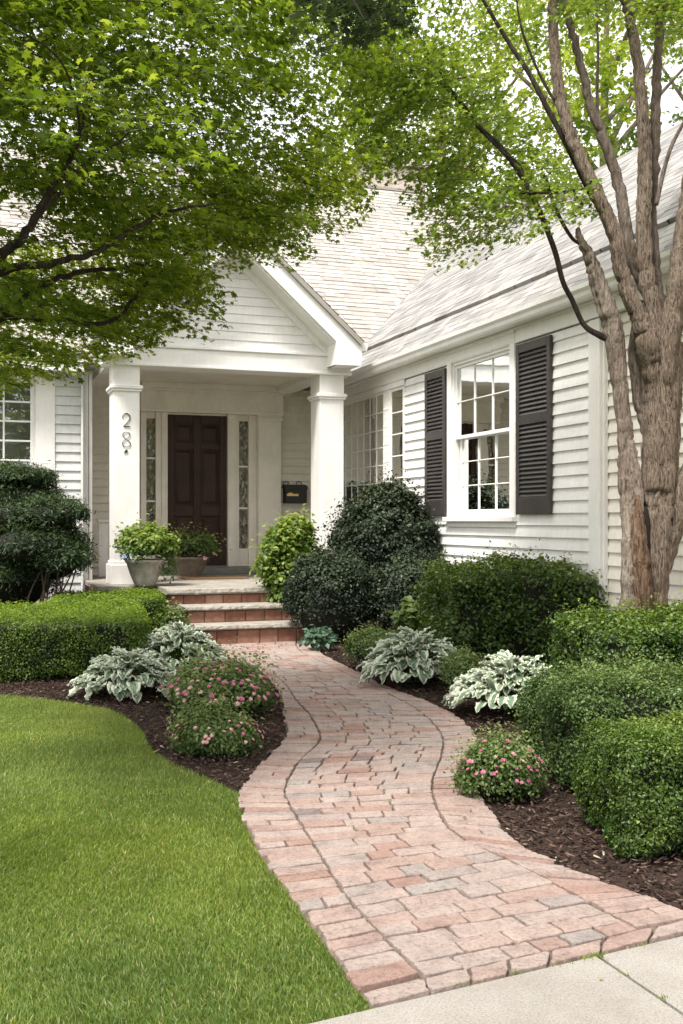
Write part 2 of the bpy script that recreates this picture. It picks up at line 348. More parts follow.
# path stations, measured off the picture onto the ground
ST = [((362, 996), (425, 981), (640, 933), (700, 921)), ((329, 952), (385, 941), (590, 906), (648, 899)), ((296, 905), (346, 897), (515, 866), (574, 873)),
      ((263, 859), (318, 853), (458, 838), (520, 846)), ((243, 819), (297, 818), (438, 812), (492, 815)), ((242, 790), (285, 793), (432, 785), (478, 783)),
      ((262, 763), (298, 765), (441, 758), (478, 755)), ((285, 741), (320, 741), (442, 738), (474, 735)), ((284, 718), (311, 718), (426, 718), (458, 718)),
      ((281, 698), (296, 701), (400, 701), (428, 703)), ((268, 679), (282, 682), (360, 681), (385, 687)), ((240, 663), (255, 665), (326, 665), (350, 669)),
      ((212, 651), (226, 652), (299, 651), (320, 653)), ((200, 641.5), (216, 641.5), (296, 640.2), (313, 640.2))]
S = np.array([[G(*p)[:2] for p in row] for row in ST])            # (n,4,2)
SC = np.stack([catmull(S[:, k], 20) for k in range(4)], 1)         # dense
mid = SC.mean(1); AL = np.concatenate([[0], np.cumsum(np.linalg.norm(np.diff(mid, axis=0), axis=1))])
def at(s): return np.array([[np.interp(s, AL, SC[:, k, c]) for c in range(2)] for k in range(4)])
TOT = AL[-1]
class Pavers:
    def __init__(s): s.V = []; s.F = []; s.R = []; s.n = 0
    def brick(s, c, zt=0.012, gap=.0036, rr=None, jit=.0038):
        """c: four corners counter-clockwise (2D)"""
        c = np.array(c, float); ctr = c.mean(0)
        ed = []
        for i in range(4):
            a, b = c[i], c[(i + 1) % 4]; pa, pb = c[i - 1], c[(i + 2) % 4]
            for t in (.06, .35, .65, .94): ed.append(a + (b - a) * t)
        p = np.array(ed); wv = np.linalg.norm(p - ctr, axis=1, keepdims=True); d = (ctr - p) / wv
        p = p + d * gap * 1.3 + rng.uniform(-jit, jit, p.shape)
        dz = rng.uniform(-.0035, .0035); tx, ty = rng.uniform(-.014, .014, 2)
        def ring(q, z): 
            zz = z + dz + (q - ctr) @ np.array([tx, ty]); return np.column_stack([q, zz])
        rings = [ring(p, -.03), ring(p, zt - .003), ring(p + d * .0018, zt - .0008), ring(p + d * .004, zt)]
        n = len(p); b = s.n
        s.V.append(np.vstack(rings)); 
        for k in range(3):
            for i in range(n): j = (i + 1) % n; s.F.append((b + k * n + i, b + k * n + j, b + (k + 1) * n + j, b + (k + 1) * n + i))
        s.F.append(tuple(b + 3 * n + i for i in range(n)))
        r = rng.random() if rr is None else rr
        s.R += [r] * (4 * n); s.n += 4 * n
    def build(s, name, m, parent=None, smooth=False): return raw(name, np.vstack(s.V), s.F, m, parent, s.R, smooth)
pv = Pavers()
def colr(): 
    return float(np.clip(rng.choice([rng.uniform(.02, .16), rng.uniform(.16, .45), rng.uniform(.45, .75), rng.uniform(.75, .92), 1.0], p=[.14, .44, .32, .08, .02]), 0, 1))
s = 0.0; rows = []
while s < TOT:
    rows.append(s); s += rng.uniform(.080, .104) if s < 5 else rng.uniform(.10, .13)
rows.append(TOT)
for i in range(len(rows) - 1):
    A = at(rows[i]); B = at(rows[i + 1]); li0, ri0, li1, ri1 = A[1], A[2], B[1], B[2]
    w = np.linalg.norm(ri0 - li0); t = 0; cuts = [0]
    wide = rng.random() < .25
    while t < 1:
        t += rng.uniform(.10, .185) / w * (1.3 if wide else 1.0)
        if 1 - t < .10 / w: t = 1
        cuts.append(min(t, 1))
    for a, b in zip(cuts[:-1], cuts[1:]):
        L = lambda p, q, k: p + (q - p) * k
        sk = rng.uniform(-.012, .012)
        r = colr()
        quad = [L(li0, ri0, a), L(li0, ri0, b + 0), L(li1, ri1, b), L(li1, ri1, a)]
        if rng.random() < .04 and (b - a) * w > .2:                   # two small bricks stacked
            m0 = (quad[0] + quad[3]) / 2; m1 = (quad[1] + quad[2]) / 2
            pv.brick([quad[0], quad[1], m1, m0], rr=r); pv.brick([m0, m1, quad[2], quad[3]], rr=colr())
        else: pv.brick(quad, rr=r)
for side in (0, 1):
    s = 0.02; pr = 0.5
    while s < TOT - .02:
        e = min(s + rng.uniform(.055, .085), TOT); A = at(s); B = at(e)
        if side == 0: o0, i0, o1, i1 = A[0], A[1], B[0], B[1]
        else: i0, o0, i1, o1 = A[2], A[3], B[2], B[3]
        g = rng.uniform(.000, .006)
        u0 = (o0 - i0) / np.linalg.norm(o0 - i0); u1 = (o1 - i1) / np.linalg.norm(o1 - i1)
        j = rng.uniform(-.012, .014)
        i0 = i0 + u0 * g; i1 = i1 + u1 * g; o0 = o0 + u0 * j; o1 = o1 + u1 * j
        pr = colr() * .85
        if rng.random() < .14:
            k = rng.uniform(.4, .6); a0 = o0 + (i0 - o0) * k; a1 = o1 + (i1 - o1) * k
            if side == 0: pv.brick([o0, a0, a1, o1], rr=pr); pv.brick([a0, i0, i1, a1], rr=colr() * .85)
            else: pv.brick([i0, a0, a1, i1], rr=pr); pv.brick([a0, o0, o1, a1], rr=colr() * .85)
        else:
            pv.brick([o0, i0, i1, o1] if side == 0 else [i0, o0, o1, i1], rr=pr)
        s = e
# stretcher course along the sidewalk
e0 = G(372, 1009)[:2]; e1 = G(692, 934)[:2]; f0 = S[0, 0]; f1 = S[0, 3]; t = 0; W = np.linalg.norm(e1 - e0)
while t < 1:
    b = min(1, t + rng.uniform(.12, .20) / W)
    if 1 - b < .08: b = 1
    L = lambda p, q, k: p + (q - p) * k
    pv.brick([L(e0, e1, t), L(e0, e1, b), L(f0, f1, b), L(f0, f1, t)], rr=colr() * .8); t = b
path = pv.build('brick_path', M['paver']); tag(path, 'curving brick garden path of salmon and buff pavers', None, None, 'structure')
out = [tuple(p) for p in np.vstack([[e0], [e1], SC[:, 3], SC[::-1, 0]])]
V = np.vstack([SC[:, 0], SC[:, 3]]); n = len(SC)
jf = [(i, n + i, n + i + 1, i + 1) for i in range(n - 1)]; V = np.vstack([V, [e0, e1]]); jf.append((2 * n, 2 * n + 1, n, 0))
o = raw('path_bed', np.column_stack([V, np.full(len(V), -.004)]), jf, M['joint']); tag(o, None, None, None, 'structure')

# sidewalk : concrete slabs with open joint
ed = (e1 - e0) / np.linalg.norm(e1 - e0); nn = np.array([ed[1], -ed[0]])            # towards the camera
J0 = G(612, 966)[:2]; J1 = G(690, 1019)[:2]; jd = (J1 - J0) / np.linalg.norm(J1 - J0)
def slab(a, b, wdt=1.5):
    p0 = e0 + ed * a + nn * .014; p1 = e0 + ed * b + nn * .014
    mb = MB(); g = .007
    base = [p0 + ed * g, p1 - ed * g, p1 - ed * g + jd * wdt, p0 + ed * g + jd * wdt]; cc = np.mean(base, 0)
    v = [(*q, -.06) for q in base] + [(*q, .004) for q in base] + [(*(q + (cc - q) / np.linalg.norm(cc - q) * .012), .012) for q in base]
    f = [(0, 1, 5, 4), (1, 2, 6, 5), (2, 3, 7, 6), (3, 0, 4, 7), (4, 5, 9, 8), (5, 6, 10, 9), (6, 7, 11, 10), (7, 4, 8, 11), (8, 9, 10, 11)]
    mb.add(v, f); return mb
tj = float(np.dot(J0 - e0, ed))
allv = MB()
for k in range(-4, 5):
    s_ = slab(tj + k * 1.5, tj + (k + 1) * 1.5); allv.add(s_.v, s_.f)
o = allv.build('sidewalk', M['concrete']); tag(o, 'pale concrete sidewalk slabs with an open joint', None, None, 'structure')
q0 = e0 - ed * 8; q1 = e0 + ed * 9
sheet('sidewalk_bed', [q0 + nn * 1.45, q1 + nn * 1.45, q1 + nn * .0, q0 + nn * .0], -.012, M['joint'])
q0 = e0 - ed * 60; q1 = e0 + ed * 60
sheet('road', [q0 + nn * 10, q1 + nn * 10, q1 + nn * 3.2, q0 + nn * 3.2], -.04, M['asphalt'])

# lawn and mulch beds
lawn_edge = [G(*p)[:2] for p in ((0, 695.5), (56, 701), (111, 711), (139, 727), (150, 746), (168, 761), (211, 780), (244, 796))]
lawn_edge = list(catmull(lawn_edge, 5))
Lp = [p for p in SC[:, 0] if True]
k0 = int(np.argmin([np.linalg.norm(p - lawn_edge[-1]) for p in SC[:80, 0]]))
lpath = list(SC[:k0, 0][::-1])
fl = [e0 + nn * .008, e0 - ed * 6 + nn * .008]
LAWN = lawn_edge + lpath + fl + [np.array([-6.0, 3.0]), np.array([-6.0, 7.6]), np.array([-3.5, 7.9]), np.array([-1.6, 7.95])]
LAWN = np.array(LAWN)
def pip(pt, poly):
    x, y = pt[:, 0], pt[:, 1]; ins = np.zeros(len(pt), bool); n = len(poly)
    for i in range(n):
        x0, y0 = poly[i]; x1, y1 = poly[(i + 1) % n]
        if y0 == y1: continue
        c = ((y0 > y) != (y1 > y)) & (x < (x1 - x0) * (y - y0) / (y1 - y0) + x0); ins ^= c
    return ins
sheet('lawn', LAWN, -.006, M['lawnsoil'])
BEDL = np.array([p for p in lawn_edge] + [tuple(p) for p in SC[k0:, 0]] + [(1.9, 10.9), (1.9, 11.8), (1.4, 12.2), (1.4, 13.2), (-6, 13.2), (-6, 7.8), (-3.5, 7.95), (-1.6, 7.95)])
sheet('mulch_bed', BEDL, -.010, M['mulch'])
BEDR = np.array([tuple(p) for p in SC[:, 3]] + [(3.3, 11.2), (3.3, 12.2), (4.4, 12.2), (4.8, 13.5), (4.8, 4.0), (6.5, 4.0), (6.5, 3.1)] + [tuple(e1)])
sheet('mulch_bed', BEDR, -.010, M['mulch'])

def scatter(poly, dens, rg, mask=None):
    a, b = poly.min(0), poly.max(0); n = int((b - a).prod() * dens); p = rg.uniform(a, b, (n, 2)); p = p[pip(p, poly)]
    return p
def visible(p, m=60, z=0):
    q = np.column_stack([p, np.full(len(p), z)]) - np.array([0, 0, H]); d = q @ FW; u = 341.5 + F * (q @ RT) / np.maximum(d, .01)
    return (d > .3) & (u > -m) & (u < 683 + m)
def chips(poly, name):
    p = scatter(poly, 1500, rng); p = p[visible(p, 120)]; n = len(p)
    Ld = rng.uniform(.012, .04, n); Wd = rng.uniform(.005, .013, n); a = rng.uniform(0, 2 * PI, n); tl = rng.uniform(-.5, .5, n)
    z = rng.uniform(0, .018, n); dx = np.stack([np.cos(a), np.sin(a), tl], -1); dy = np.stack([-np.sin(a), np.cos(a), rng.uniform(-.5, .5, n)], -1); up = np.cross(dx, dy)
    ctr = np.column_stack([p, z]); V = []
    tp = [(-1, -1, 0), (1, -.7, 0), (1, .8, 0), (-.9, 1, 0), (-.9, -.9, -.8), (.95, -.6, -.8), (.95, .7, -.8), (-.8, .9, -.8)]
    for (i, j, k) in tp: V.append(ctr + dx * (i * Ld / 2)[:, None] + dy * (j * Wd / 2)[:, None] + up * k * .004)
    V = np.stack(V, 1).reshape(-1, 3); b = (np.arange(n) * 8)[:, None, None]
    f = (b + np.array([[0, 1, 2, 3], [1, 0, 4, 5], [2, 1, 5, 6], [3, 2, 6, 7], [0, 3, 7, 4]])[None]).reshape(-1, 4)
    r = np.repeat(np.where(rng.random(n) < .012, 1.0, rng.random(n) ** 1.3 * .97), 8)
    o = raw(name, V, f, M['chip'], rnd=r); return o
tag(chips(BEDL, 'mulch_chips'), 'dark shredded bark mulch between the lawn and the brick path', 'mulch', None, 'stuff')
tag(chips(BEDR, 'mulch_chips'), 'dark shredded bark mulch right of the brick path under hedges', 'mulch', None, 'stuff')

def grass():
    L = []
    for (dens, lo, hi) in ((46000, 0, 3.7), (28000, 3.7, 5.2), (16000, 5.2, 9.5)):
        p = scatter(LAWN, dens, rng); p = p[visible(p, 70) | (visible(p, 480) & (rng.random(len(p)) < .45))]; d = p @ FW[:2]; L.append(p[(d >= lo) & (d < hi)])
    # sparser turf beyond the frame
    p = scatter(LAWN, 7000, rng); L.append(p[~visible(p, 480) & (np.abs(p[:, 0]) < 5)])
    p = np.vstack(L); n = len(p)
    p3 = np.column_stack([p, np.zeros(n)])
    h = rng.uniform(.010, .026, n) * (1 + .22 * noise3(p3, 5, 3)); a = rng.uniform(0, 2 * PI, n); w = rng.uniform(.0008, .0015, n) * (1 + .12 * (p @ FW[:2]))
    comb = np.stack([noise3(p3, 2.5, 4), noise3(p3, 2.5, 5)], -1) * .3
    ln_ = rng.normal(0, .38, (n, 2)) + comb
    dx = np.column_stack([np.cos(a), np.sin(a), np.zeros(n)])
    b0 = p3 + np.array([0, 0, -.006]); m1 = b0 + np.column_stack([ln_ * h[:, None] * .35, h * .6]); tp = b0 + np.column_stack([ln_ * h[:, None] * 1.1, h * .95])
    V = np.stack([b0 - dx * w[:, None], b0 + dx * w[:, None], m1 + dx * w[:, None] * .8, m1 - dx * w[:, None] * .8, tp], 1).reshape(-1, 3)
    b = (np.arange(n) * 5)[:, None, None]; f = (b + np.array([[0, 1, 2], [0, 2, 3], [3, 2, 4]])[None]).reshape(-1, 3)
    pt = noise3(p3, 1.3, 8, 3); r = np.clip(rng.normal(.42, .18, n) + .30 * pt, 0, .86); r = np.where(rng.random(n) < .035, 1.0, r)
    o = raw('lawn_grass', V, f, M['grass'], rnd=np.repeat(r, 5)); tag(o, 'bright mown lawn left of the brick path', 'grass', None, 'stuff')
grass()
# grass tufts and weeds in the joint between path and sidewalk
wp = []
for (px, py, k) in ((589, 963, 34), (600, 958, 20), (560, 969, 14), (520, 977, 9), (640, 950, 16), (470, 988, 8), (372, 1003, 10), (660, 1003, 10), (628, 978, 9)):
    c = G(px, py)[:2]; wp.append(c + rng.normal(0, 1, (k, 2)) * np.array([.022, .005]))
wp = np.vstack(wp); n = len(wp); a = rng.uniform(0, 2 * PI, n); h = rng.uniform(.006, .018, n)
b0 = np.column_stack([wp, np.full(n, .006)]); dx = np.column_stack([np.cos(a), np.sin(a), np.zeros(n)]) * .003
tp = b0 + np.column_stack([rng.normal(0, .008, (n, 2)), h]); V = np.stack([b0 - dx, b0 + dx, tp], 1).reshape(-1, 3)
tag(raw('joint_weeds', V, (np.arange(n)[:, None] * 3 + np.arange(3)), M['grass'], rnd=np.repeat(rng.uniform(.4, .8, n), 3)), 'tiny moss and weeds in the joint before the sidewalk', 'weeds', None, 'stuff')

# ---------------------------------------------------------------- leaf clouds
FALLEN = []
for poly, k, z in ((BEDR, 420, .018), (BEDL, 260, .018), (LAWN, 160, .034)):
    q = rng.uniform(poly.min(0), poly.max(0), (k * 3, 2)); q = q[pip(q, poly)][:int(k * .22)]; FALLEN.append(np.column_stack([q, np.full(len(q), z)]))
for (px, py) in ((420, 905), (540, 880), (350, 800), (372, 742), (330, 690), (300, 905), (480, 940), (600, 985)): FALLEN.append(np.array([[*G(px, py)[:2], .017]]))
FALLEN = np.vstack(FALLEN)
def frames(N, rg):
    N = N / (np.linalg.norm(N, axis=1, keepdims=True) + 1e-9); r = rg.normal(size=N.shape); T = r - N * (r * N).sum(1, keepdims=True)
    T /= np.linalg.norm(T, axis=1, keepdims=True) + 1e-9; return T, np.cross(N, T), N
OVAL = (np.array([(0, 0, 0), (.5, .32, .12), (1, 0, -.05), (.5, -.32, .12)]), np.array([[0, 1, 2], [0, 2, 3]]))
def _maple():
    pts = []
    for k, (ang, L) in enumerate([(-150, .34), (-105, .66), (-78, .46), (-48, .88), (-22, .56), (0, 1.0), (22, .56), (48, .88), (78, .46), (105, .66), (150, .34)]):
        a = math.radians(ang); pts.append((L * math.cos(a) + .0, L * math.sin(a), -.16 * L if k % 2 == 1 else .05))
    v = np.array([(0, 0, 0)] + pts); f = [(0, i, i + 1) for i in range(1, len(pts))]; return v * np.array([.62, .62, .62]), np.array(f)
MAPLE = _maple()
def leaves(name, Cn, N, size, mt, parent, tmpl=OVAL, rnd=None, seed=0, T=None, label=None):
    rg = np.random.default_rng(seed + 500); n = len(Cn)
    if T is None: T, B, N = frames(N, rg)
    else:
        N = N / np.linalg.norm(N, axis=1, keepdims=True); T = T - N * (T * N).sum(1, keepdims=True); T /= np.linalg.norm(T, axis=1, keepdims=True) + 1e-9; B = np.cross(N, T)
    tv, tf = tmpl; size = np.broadcast_to(size, (n,))
    V = Cn[:, None, :] + size[:, None, None] * (tv[None, :, 0, None] * T[:, None] + tv[None, :, 1, None] * B[:, None] + tv[None, :, 2, None] * N[:, None])
    k = len(tv); f = (np.arange(n)[:, None, None] * k + tf[None]).reshape(-1, 3)
    if rnd is None: rnd = rg.random(n)
    return raw(name, V.reshape(-1, 3), f, mt, parent, np.repeat(rnd, k), False, None, label)

def surf(kind, dirs, half, rr=.12):
    """dirs: points on the unit cube surface"""
    if kind == 'box':
        q = dirs * half; r = min(rr, min(half) * .9); inner = np.clip(q, -(half - r), half - r); nrm = q - inner; nrm /= np.linalg.norm(nrm, axis=1, keepdims=True) + 1e-9
        return inner + nrm * r, nrm
    d = dirs / np.linalg.norm(dirs, axis=1, keepdims=True); p = d * half; nrm = d / half; nrm /= np.linalg.norm(nrm, axis=1, keepdims=True); return p, nrm
def cube_pts(n, half, rg):
    a = np.array([half[1] * half[2], half[0] * half[2], half[0] * half[1]]); pr = np.array([a[0], a[0], a[1], a[1], 0, a[2]]); pr = pr / pr.sum()
    # include a few faces looking down
    pr = np.array([pr[0], pr[1], pr[2], pr[3], .06, pr[5]]); pr /= pr.sum()
    fc = rg.choice(6, n, p=pr); p = rg.uniform(-1, 1, (n, 3)); ax = fc // 2; p[np.arange(n), ax] = np.where(fc % 2 == 0, -1, 1); 
    lo = (ax == 2); p[lo, 2] = np.where(fc[lo] == 4, -1, 1); return p
def disp(p, w, lump, freq, seed): return lump * noise3(w, freq, seed, 2)
def shrub(name, label, cat, c, half, mt, kind='ell', n=9000, size=.022, lump=.04, freq=4, depth=.06, up=.5, seed=1, group=None, rr=.12, yaw=0.0, core=.8, stems=True, sprig=.0, tmpl=OVAL, root=None, szv=.35, fine=.012, keep=None, part='foliage'):
    rg = np.random.default_rng(seed); half = np.array(half, float); c = np.array(c, float)
    cy, sy = math.cos(yaw), math.sin(yaw); R = np.array([[cy, -sy, 0], [sy, cy, 0], [0, 0, 1]])
    if root is None: root = thing(name, label, cat, (c[0], c[1], 0), group)
    d = cube_pts(n, half, rg)
    if kind == 'ell': d = rg.normal(size=(n, 3)); d[:, 2] = np.where(d[:, 2] < -.5, -d[:, 2], d[:, 2])
    p, nr = surf(kind, d, half, rr)
    hgt = disp(p, p + c, lump, freq, seed) + fine * noise3(p + c, 38, seed + 50) + fine * 1.3 * noise3(p + c, 17, seed + 51)
    dd = rg.random(n) ** 2.0 * depth
    q = p + nr * (hgt - dd + fine * .5)[:, None] + rg.normal(0, size * .35, (n, 3)); s_ = np.zeros(n, bool)
    if sprig > 0:
        s_ = rg.random(n) < .07; q[s_] += nr[s_] * rg.uniform(0, sprig, (s_.sum(), 1)) + np.array([0, 0, 1]) * rg.uniform(0, sprig * .6, (s_.sum(), 1))
    N = nr * .8 + rg.normal(0, .6, (n, 3)) + np.array([0, 0, up])
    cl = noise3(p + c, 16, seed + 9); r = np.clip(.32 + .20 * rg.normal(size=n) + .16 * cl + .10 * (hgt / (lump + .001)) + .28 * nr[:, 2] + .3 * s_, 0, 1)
    sz = size * (1 + szv * rg.uniform(-1, 1, n))
    w = q @ R.T + c; w[:, 2] = np.maximum(w[:, 2], .01); gk = (noise3(w, 13 if size > .020 else 19, seed + 70) > -.30) | (rg.random(n) < .30)
    w, N, sz, r = w[gk], N[gk], sz[gk], r[gk]
    if keep is not None:
        kk = keep(w); w, N, sz, r = w[kk], N[kk], sz[kk], r[kk]
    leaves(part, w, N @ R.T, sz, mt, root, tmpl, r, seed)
    if core > 0:                                                  # near-black shell, the shade inside the shrub put into colour
        k = 16; g = np.linspace(-1, 1, k); V = []; Fc = []; b = 0
        for ax in range(3):
            for sg in (-1, 1):
                A, B = np.meshgrid(g, g, indexing='ij'); pp = np.zeros((k * k, 3)); o_ = [i for i in range(3) if i != ax]
                pp[:, o_[0]] = A.ravel(); pp[:, o_[1]] = B.ravel(); pp[:, ax] = sg
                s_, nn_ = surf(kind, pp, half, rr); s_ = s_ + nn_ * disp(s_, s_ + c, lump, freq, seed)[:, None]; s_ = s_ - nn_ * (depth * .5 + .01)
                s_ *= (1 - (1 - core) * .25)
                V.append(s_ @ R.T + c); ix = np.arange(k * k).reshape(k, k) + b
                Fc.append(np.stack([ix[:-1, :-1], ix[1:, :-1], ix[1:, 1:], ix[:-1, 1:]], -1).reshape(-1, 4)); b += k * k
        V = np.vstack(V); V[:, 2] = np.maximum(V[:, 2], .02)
        raw('twigs_or_dark_core', V, np.vstack(Fc), M['core'], root, np.zeros(len(V)), True)
    if stems:
        mb = MB()
        for i in range(6):
            a = rg.uniform(0, 2 * PI); r0 = rg.uniform(0, .3) * min(half[:2]); r1 = rg.uniform(.4, .8)
            p0 = c + R @ np.array([r0 * math.cos(a), r0 * math.sin(a), 0]); p0[2] = -.01; p1 = c + R @ np.array([half[0] * r1 * math.cos(a), half[1] * r1 * math.sin(a), 0]); p1[2] = c[2]
            mb.tube(np.array([p0, (p0 + p1) / 2 + rg.normal(0, .01, 3), p1]), [.010, .008, .005], 6)
        mb.build('stem', M['twig'], root)
    return root
def base(px, py, d=None):
    """point on the ground seen at px,py"""
    return G(px, py)
def boxat(px, d): p = P(px, 500, d); return p[:2]

M['fallen'] = leafmat('fallen_leaf', [(0, (.22, .15, .07)), (.5, (.34, .27, .12)), (1, (.36, .38, .16))], .2, .6)
rgf = np.random.default_rng(5)
tag(leaves('fallen_leaves', FALLEN, np.column_stack([rgf.normal(0, .3, (len(FALLEN), 2)), np.ones(len(FALLEN))]), rgf.uniform(.014, .03, len(FALLEN)), M['fallen'], None, MAPLE, seed=5), 'few small fallen leaves scattered over mulch, lawn and bricks', 'leaves', None, 'stuff')
# left boxwood hedges (front and rear block)
def hedge(label, pxl, pxr, df, db, h, mt, seed, n, size=.02, lump=.025, yaw=-TH * .35, **kw):
    dm = (df + db) / 2; c = boxat((pxl + pxr) / 2, df + .0)[:]; wd = (pxr - pxl) * df / F
    v = FW[:2] + RT[:2] * ((pxl + pxr) / 2 - 341.5) / F; v = v / np.linalg.norm(v); c = c + v * (db - df) / 2
    g = kw.pop('group', None)
    return shrub('boxwood_hedge', label, 'hedge', (c[0], c[1], h / 2), (wd / 2, (db - df) / 2, h / 2), mt, 'box', n, size, lump, 3.5, .075, .5, seed, g, kw.pop('rr', .09), yaw, **kw)
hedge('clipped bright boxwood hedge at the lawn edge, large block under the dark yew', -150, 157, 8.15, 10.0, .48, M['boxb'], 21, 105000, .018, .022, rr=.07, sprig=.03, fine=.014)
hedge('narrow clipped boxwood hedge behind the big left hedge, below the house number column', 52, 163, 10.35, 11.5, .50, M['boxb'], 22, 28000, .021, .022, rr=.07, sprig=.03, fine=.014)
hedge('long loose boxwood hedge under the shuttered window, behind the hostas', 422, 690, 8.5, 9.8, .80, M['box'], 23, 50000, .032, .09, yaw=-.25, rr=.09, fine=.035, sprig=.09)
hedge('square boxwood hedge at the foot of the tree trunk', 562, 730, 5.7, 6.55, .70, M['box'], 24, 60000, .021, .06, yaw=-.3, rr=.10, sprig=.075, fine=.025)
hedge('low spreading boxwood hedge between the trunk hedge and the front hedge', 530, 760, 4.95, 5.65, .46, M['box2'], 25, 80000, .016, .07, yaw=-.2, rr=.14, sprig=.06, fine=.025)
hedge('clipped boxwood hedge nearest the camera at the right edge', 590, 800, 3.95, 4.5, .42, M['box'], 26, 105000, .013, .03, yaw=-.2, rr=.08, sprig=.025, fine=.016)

# dark hollies, yew, other shrubs
def ball(name, label, px, pyb, pyt, rpx, d, mt, seed, n, size, ry=None, zc=None, **kw):
    r = rpx * d / F; zt = H + (HZ - pyt) * d / F; zb = max(0.0, H + (HZ - pyb) * d / F) ; c = boxat(px, d)
    return shrub(name, label, kw.pop('cat', 'shrub'), (c[0], c[1], (zt + zb) / 2), (r, ry or r, (zt - zb) / 2), mt, 'ell', n, size, seed=seed, **kw)
NEED = (np.array([(0, 0, 0), (.5, .11, .02), (1, 0, -.04), (.5, -.11, .02)]), OVAL[1])
ball('holly_shrub', 'tallest dark round shrub beside the right porch column', 388, 625, 489, 53, 11.6, M['holly'], 31, 42000, .036, lump=.19, freq=3.2, depth=.11, sprig=.16, fine=.04, group=None)
ball('holly_shrub', 'dark round shrub at the right end of the brick steps', 331, 642, 554, 43, 10.9, M['holly'], 32, 28000, .031, lump=.09, depth=.08, sprig=.08, fine=.03)
ball('holly_shrub', 'dark low shrub between the round step shrub and the long hedge', 402, 642, 562, 34, 10.7, M['holly'], 33, 18000, .032, lump=.10, depth=.10, sprig=.10, fine=.03)
# yew in layered tiers
yr = thing('yew_shrub', 'dark layered yew shrub under the left window', 'shrub', (*boxat(15, 11.2), 0))
for k, (px, py, rx, rz, dd) in enumerate([(30, 532, 50, 34, 11.4), (20, 500, 44, 26, 11.4), (50, 560, 36, 26, 11.2), (-20, 530, 50, 44, 11.3), (38, 545, 52, 26, 11.0), (10, 520, 62, 26, 11.3), (52, 515, 38, 17, 11.0), (-5, 490, 55, 22, 11.5), (22, 478, 34, 12, 11.3), (-40, 540, 60, 40, 11.4), (0, 585, 60, 34, 11.6), (30, 560, 46, 26, 11.3), (15, 575, 48, 20, 11.2), (62, 560, 27, 17, 10.9), (-30, 470, 40, 10, 11.5)]):
    p = P(px, py, dd); s_ = dd / F
    shrub(None, None, None, p, (rx * s_, rx * s_ * .85, rz * s_), M['yew'], 'ell', 6500, .05, seed=40 + k, lump=.05, depth=.10, up=.9, tmpl=NEED, root=yr, stems=False, core=.8, sprig=.07)
mb = MB()
for k in range(11):
    x0 = P(rng.uniform(20, 60), 600, 11.0); x0[2] = 0; x1 = P(rng.uniform(30, 86), rng.uniform(540, 565), 10.9)
    mb.tube(catmull([x0, (x0 + x1) / 2 + rng.normal(0, .05, 3), x1], 4), np.linspace(.013, .006, 9), 6)
mb.build('stem', M['twig'], yr)

ball('nandina_shrub', 'airy lime green shrub against the right porch column', 293, 640, 520, 30, 11.55, M['lime'], 51, 11000, .055, lump=.10, freq=6, depth=.22, sprig=.12, core=.6, szv=.5, up=.9)
ball('spirea_shrub', 'small plain green mound between the blue clump and the first right hosta', 376, 673, 629, 31, 8.9, M['fern'], 52, 9000, .024, lump=.04, freq=8, depth=.08, sprig=.06)
ball('spirea_shrub', 'small fine leaved mound between the two right hostas', 463, 697, 652, 22, 7.6, M['fern'], 53, 6500, .02, lump=.03, freq=8, depth=.06, sprig=.05)
ball('heuchera_clump', 'low blue green clump at the right foot of the brick steps', 320, 654, 629, 13, 10.2, M['blue'], 54, 700, .06, lump=.03, freq=8, depth=.08, core=.5, stems=False, cat='plant')
ball('hydrangea_shrub', 'young plant with broad fresh leaves in front of the dark shrubs', 411, 640, 606, 13, 9.6, M['fern'], 55, 260, .085, lump=.05, freq=8, depth=.15, core=0, up=1.2, cat='plant')
ball('spirea_shrub', 'dusty green shrub beside the left end of the brick steps', 176, 652, 610, 12, 9.9, M['fern'], 56, 4200, .034, lump=.05, freq=8, depth=.10, sprig=.08)

# flowering shrubs
def flower_mesh(name, m):
    v = []; f = []; r = []
    for k in range(9):
        a = 2.4 * k; rr = .012 * math.sqrt(k / 9) * 1.0; cx, cy, cz = rr * math.cos(a), rr * math.sin(a), .006 - rr * .25; col = random.random()
        for j in range(5):
            b = 2 * PI * j / 5 + k; s_ = .0065; n0 = len(v)
            v += [(cx, cy, cz), (cx + s_ * math.cos(b - .45), cy + s_ * math.sin(b - .45), cz + .003), (cx + s_ * 1.25 * math.cos(b), cy + s_ * 1.25 * math.sin(b), cz + .004), (cx + s_ * math.cos(b + .45), cy + s_ * math.sin(b + .45), cz + .003)]
            f += [(n0, n0 + 1, n0 + 2, n0 + 3)]; r += [col] * 4
    me = bpy.data.meshes.new(name); me.from_pydata(v, [], f); a = me.attributes.new('rnd', 'FLOAT', 'POINT'); a.data.foreach_set('value', np.array(r, np.float32)); me.materials.append(m); return me
FM = [flower_mesh('pink_flower', M['pink']), flower_mesh('pale_flower', M['palepink']), flower_mesh('blue_flower', M['bluepetal'])]
def flowers(root, c, half, n, kinds, seed, sc=1.0, lump=.03):
    rg = np.random.default_rng(seed + 77)
    for i in range(n):
        d = rg.normal(size=3); d[2] = abs(d[2]) * .9 + .05; d = d - 2 * FW * max(0, d @ FW) * (rg.random() < .75); d /= np.linalg.norm(d); p = np.array(c) + d * np.array(half) * (1.10 + rg.uniform(0, .16))
        o = bpy.data.objects.new('flower', FM[int(rg.choice(kinds))]); C.objects.link(o); o.parent = root; o.location = p - OFF[root.name]
        nv = Vector(d * .9 + np.array([0, 0, .6]) + rg.normal(0, .2, 3)); o.rotation_euler = nv.to_track_quat('Z', 'Y').to_euler(); k = sc * rg.uniform(.75, 1.25); o.scale = (k, k, k)
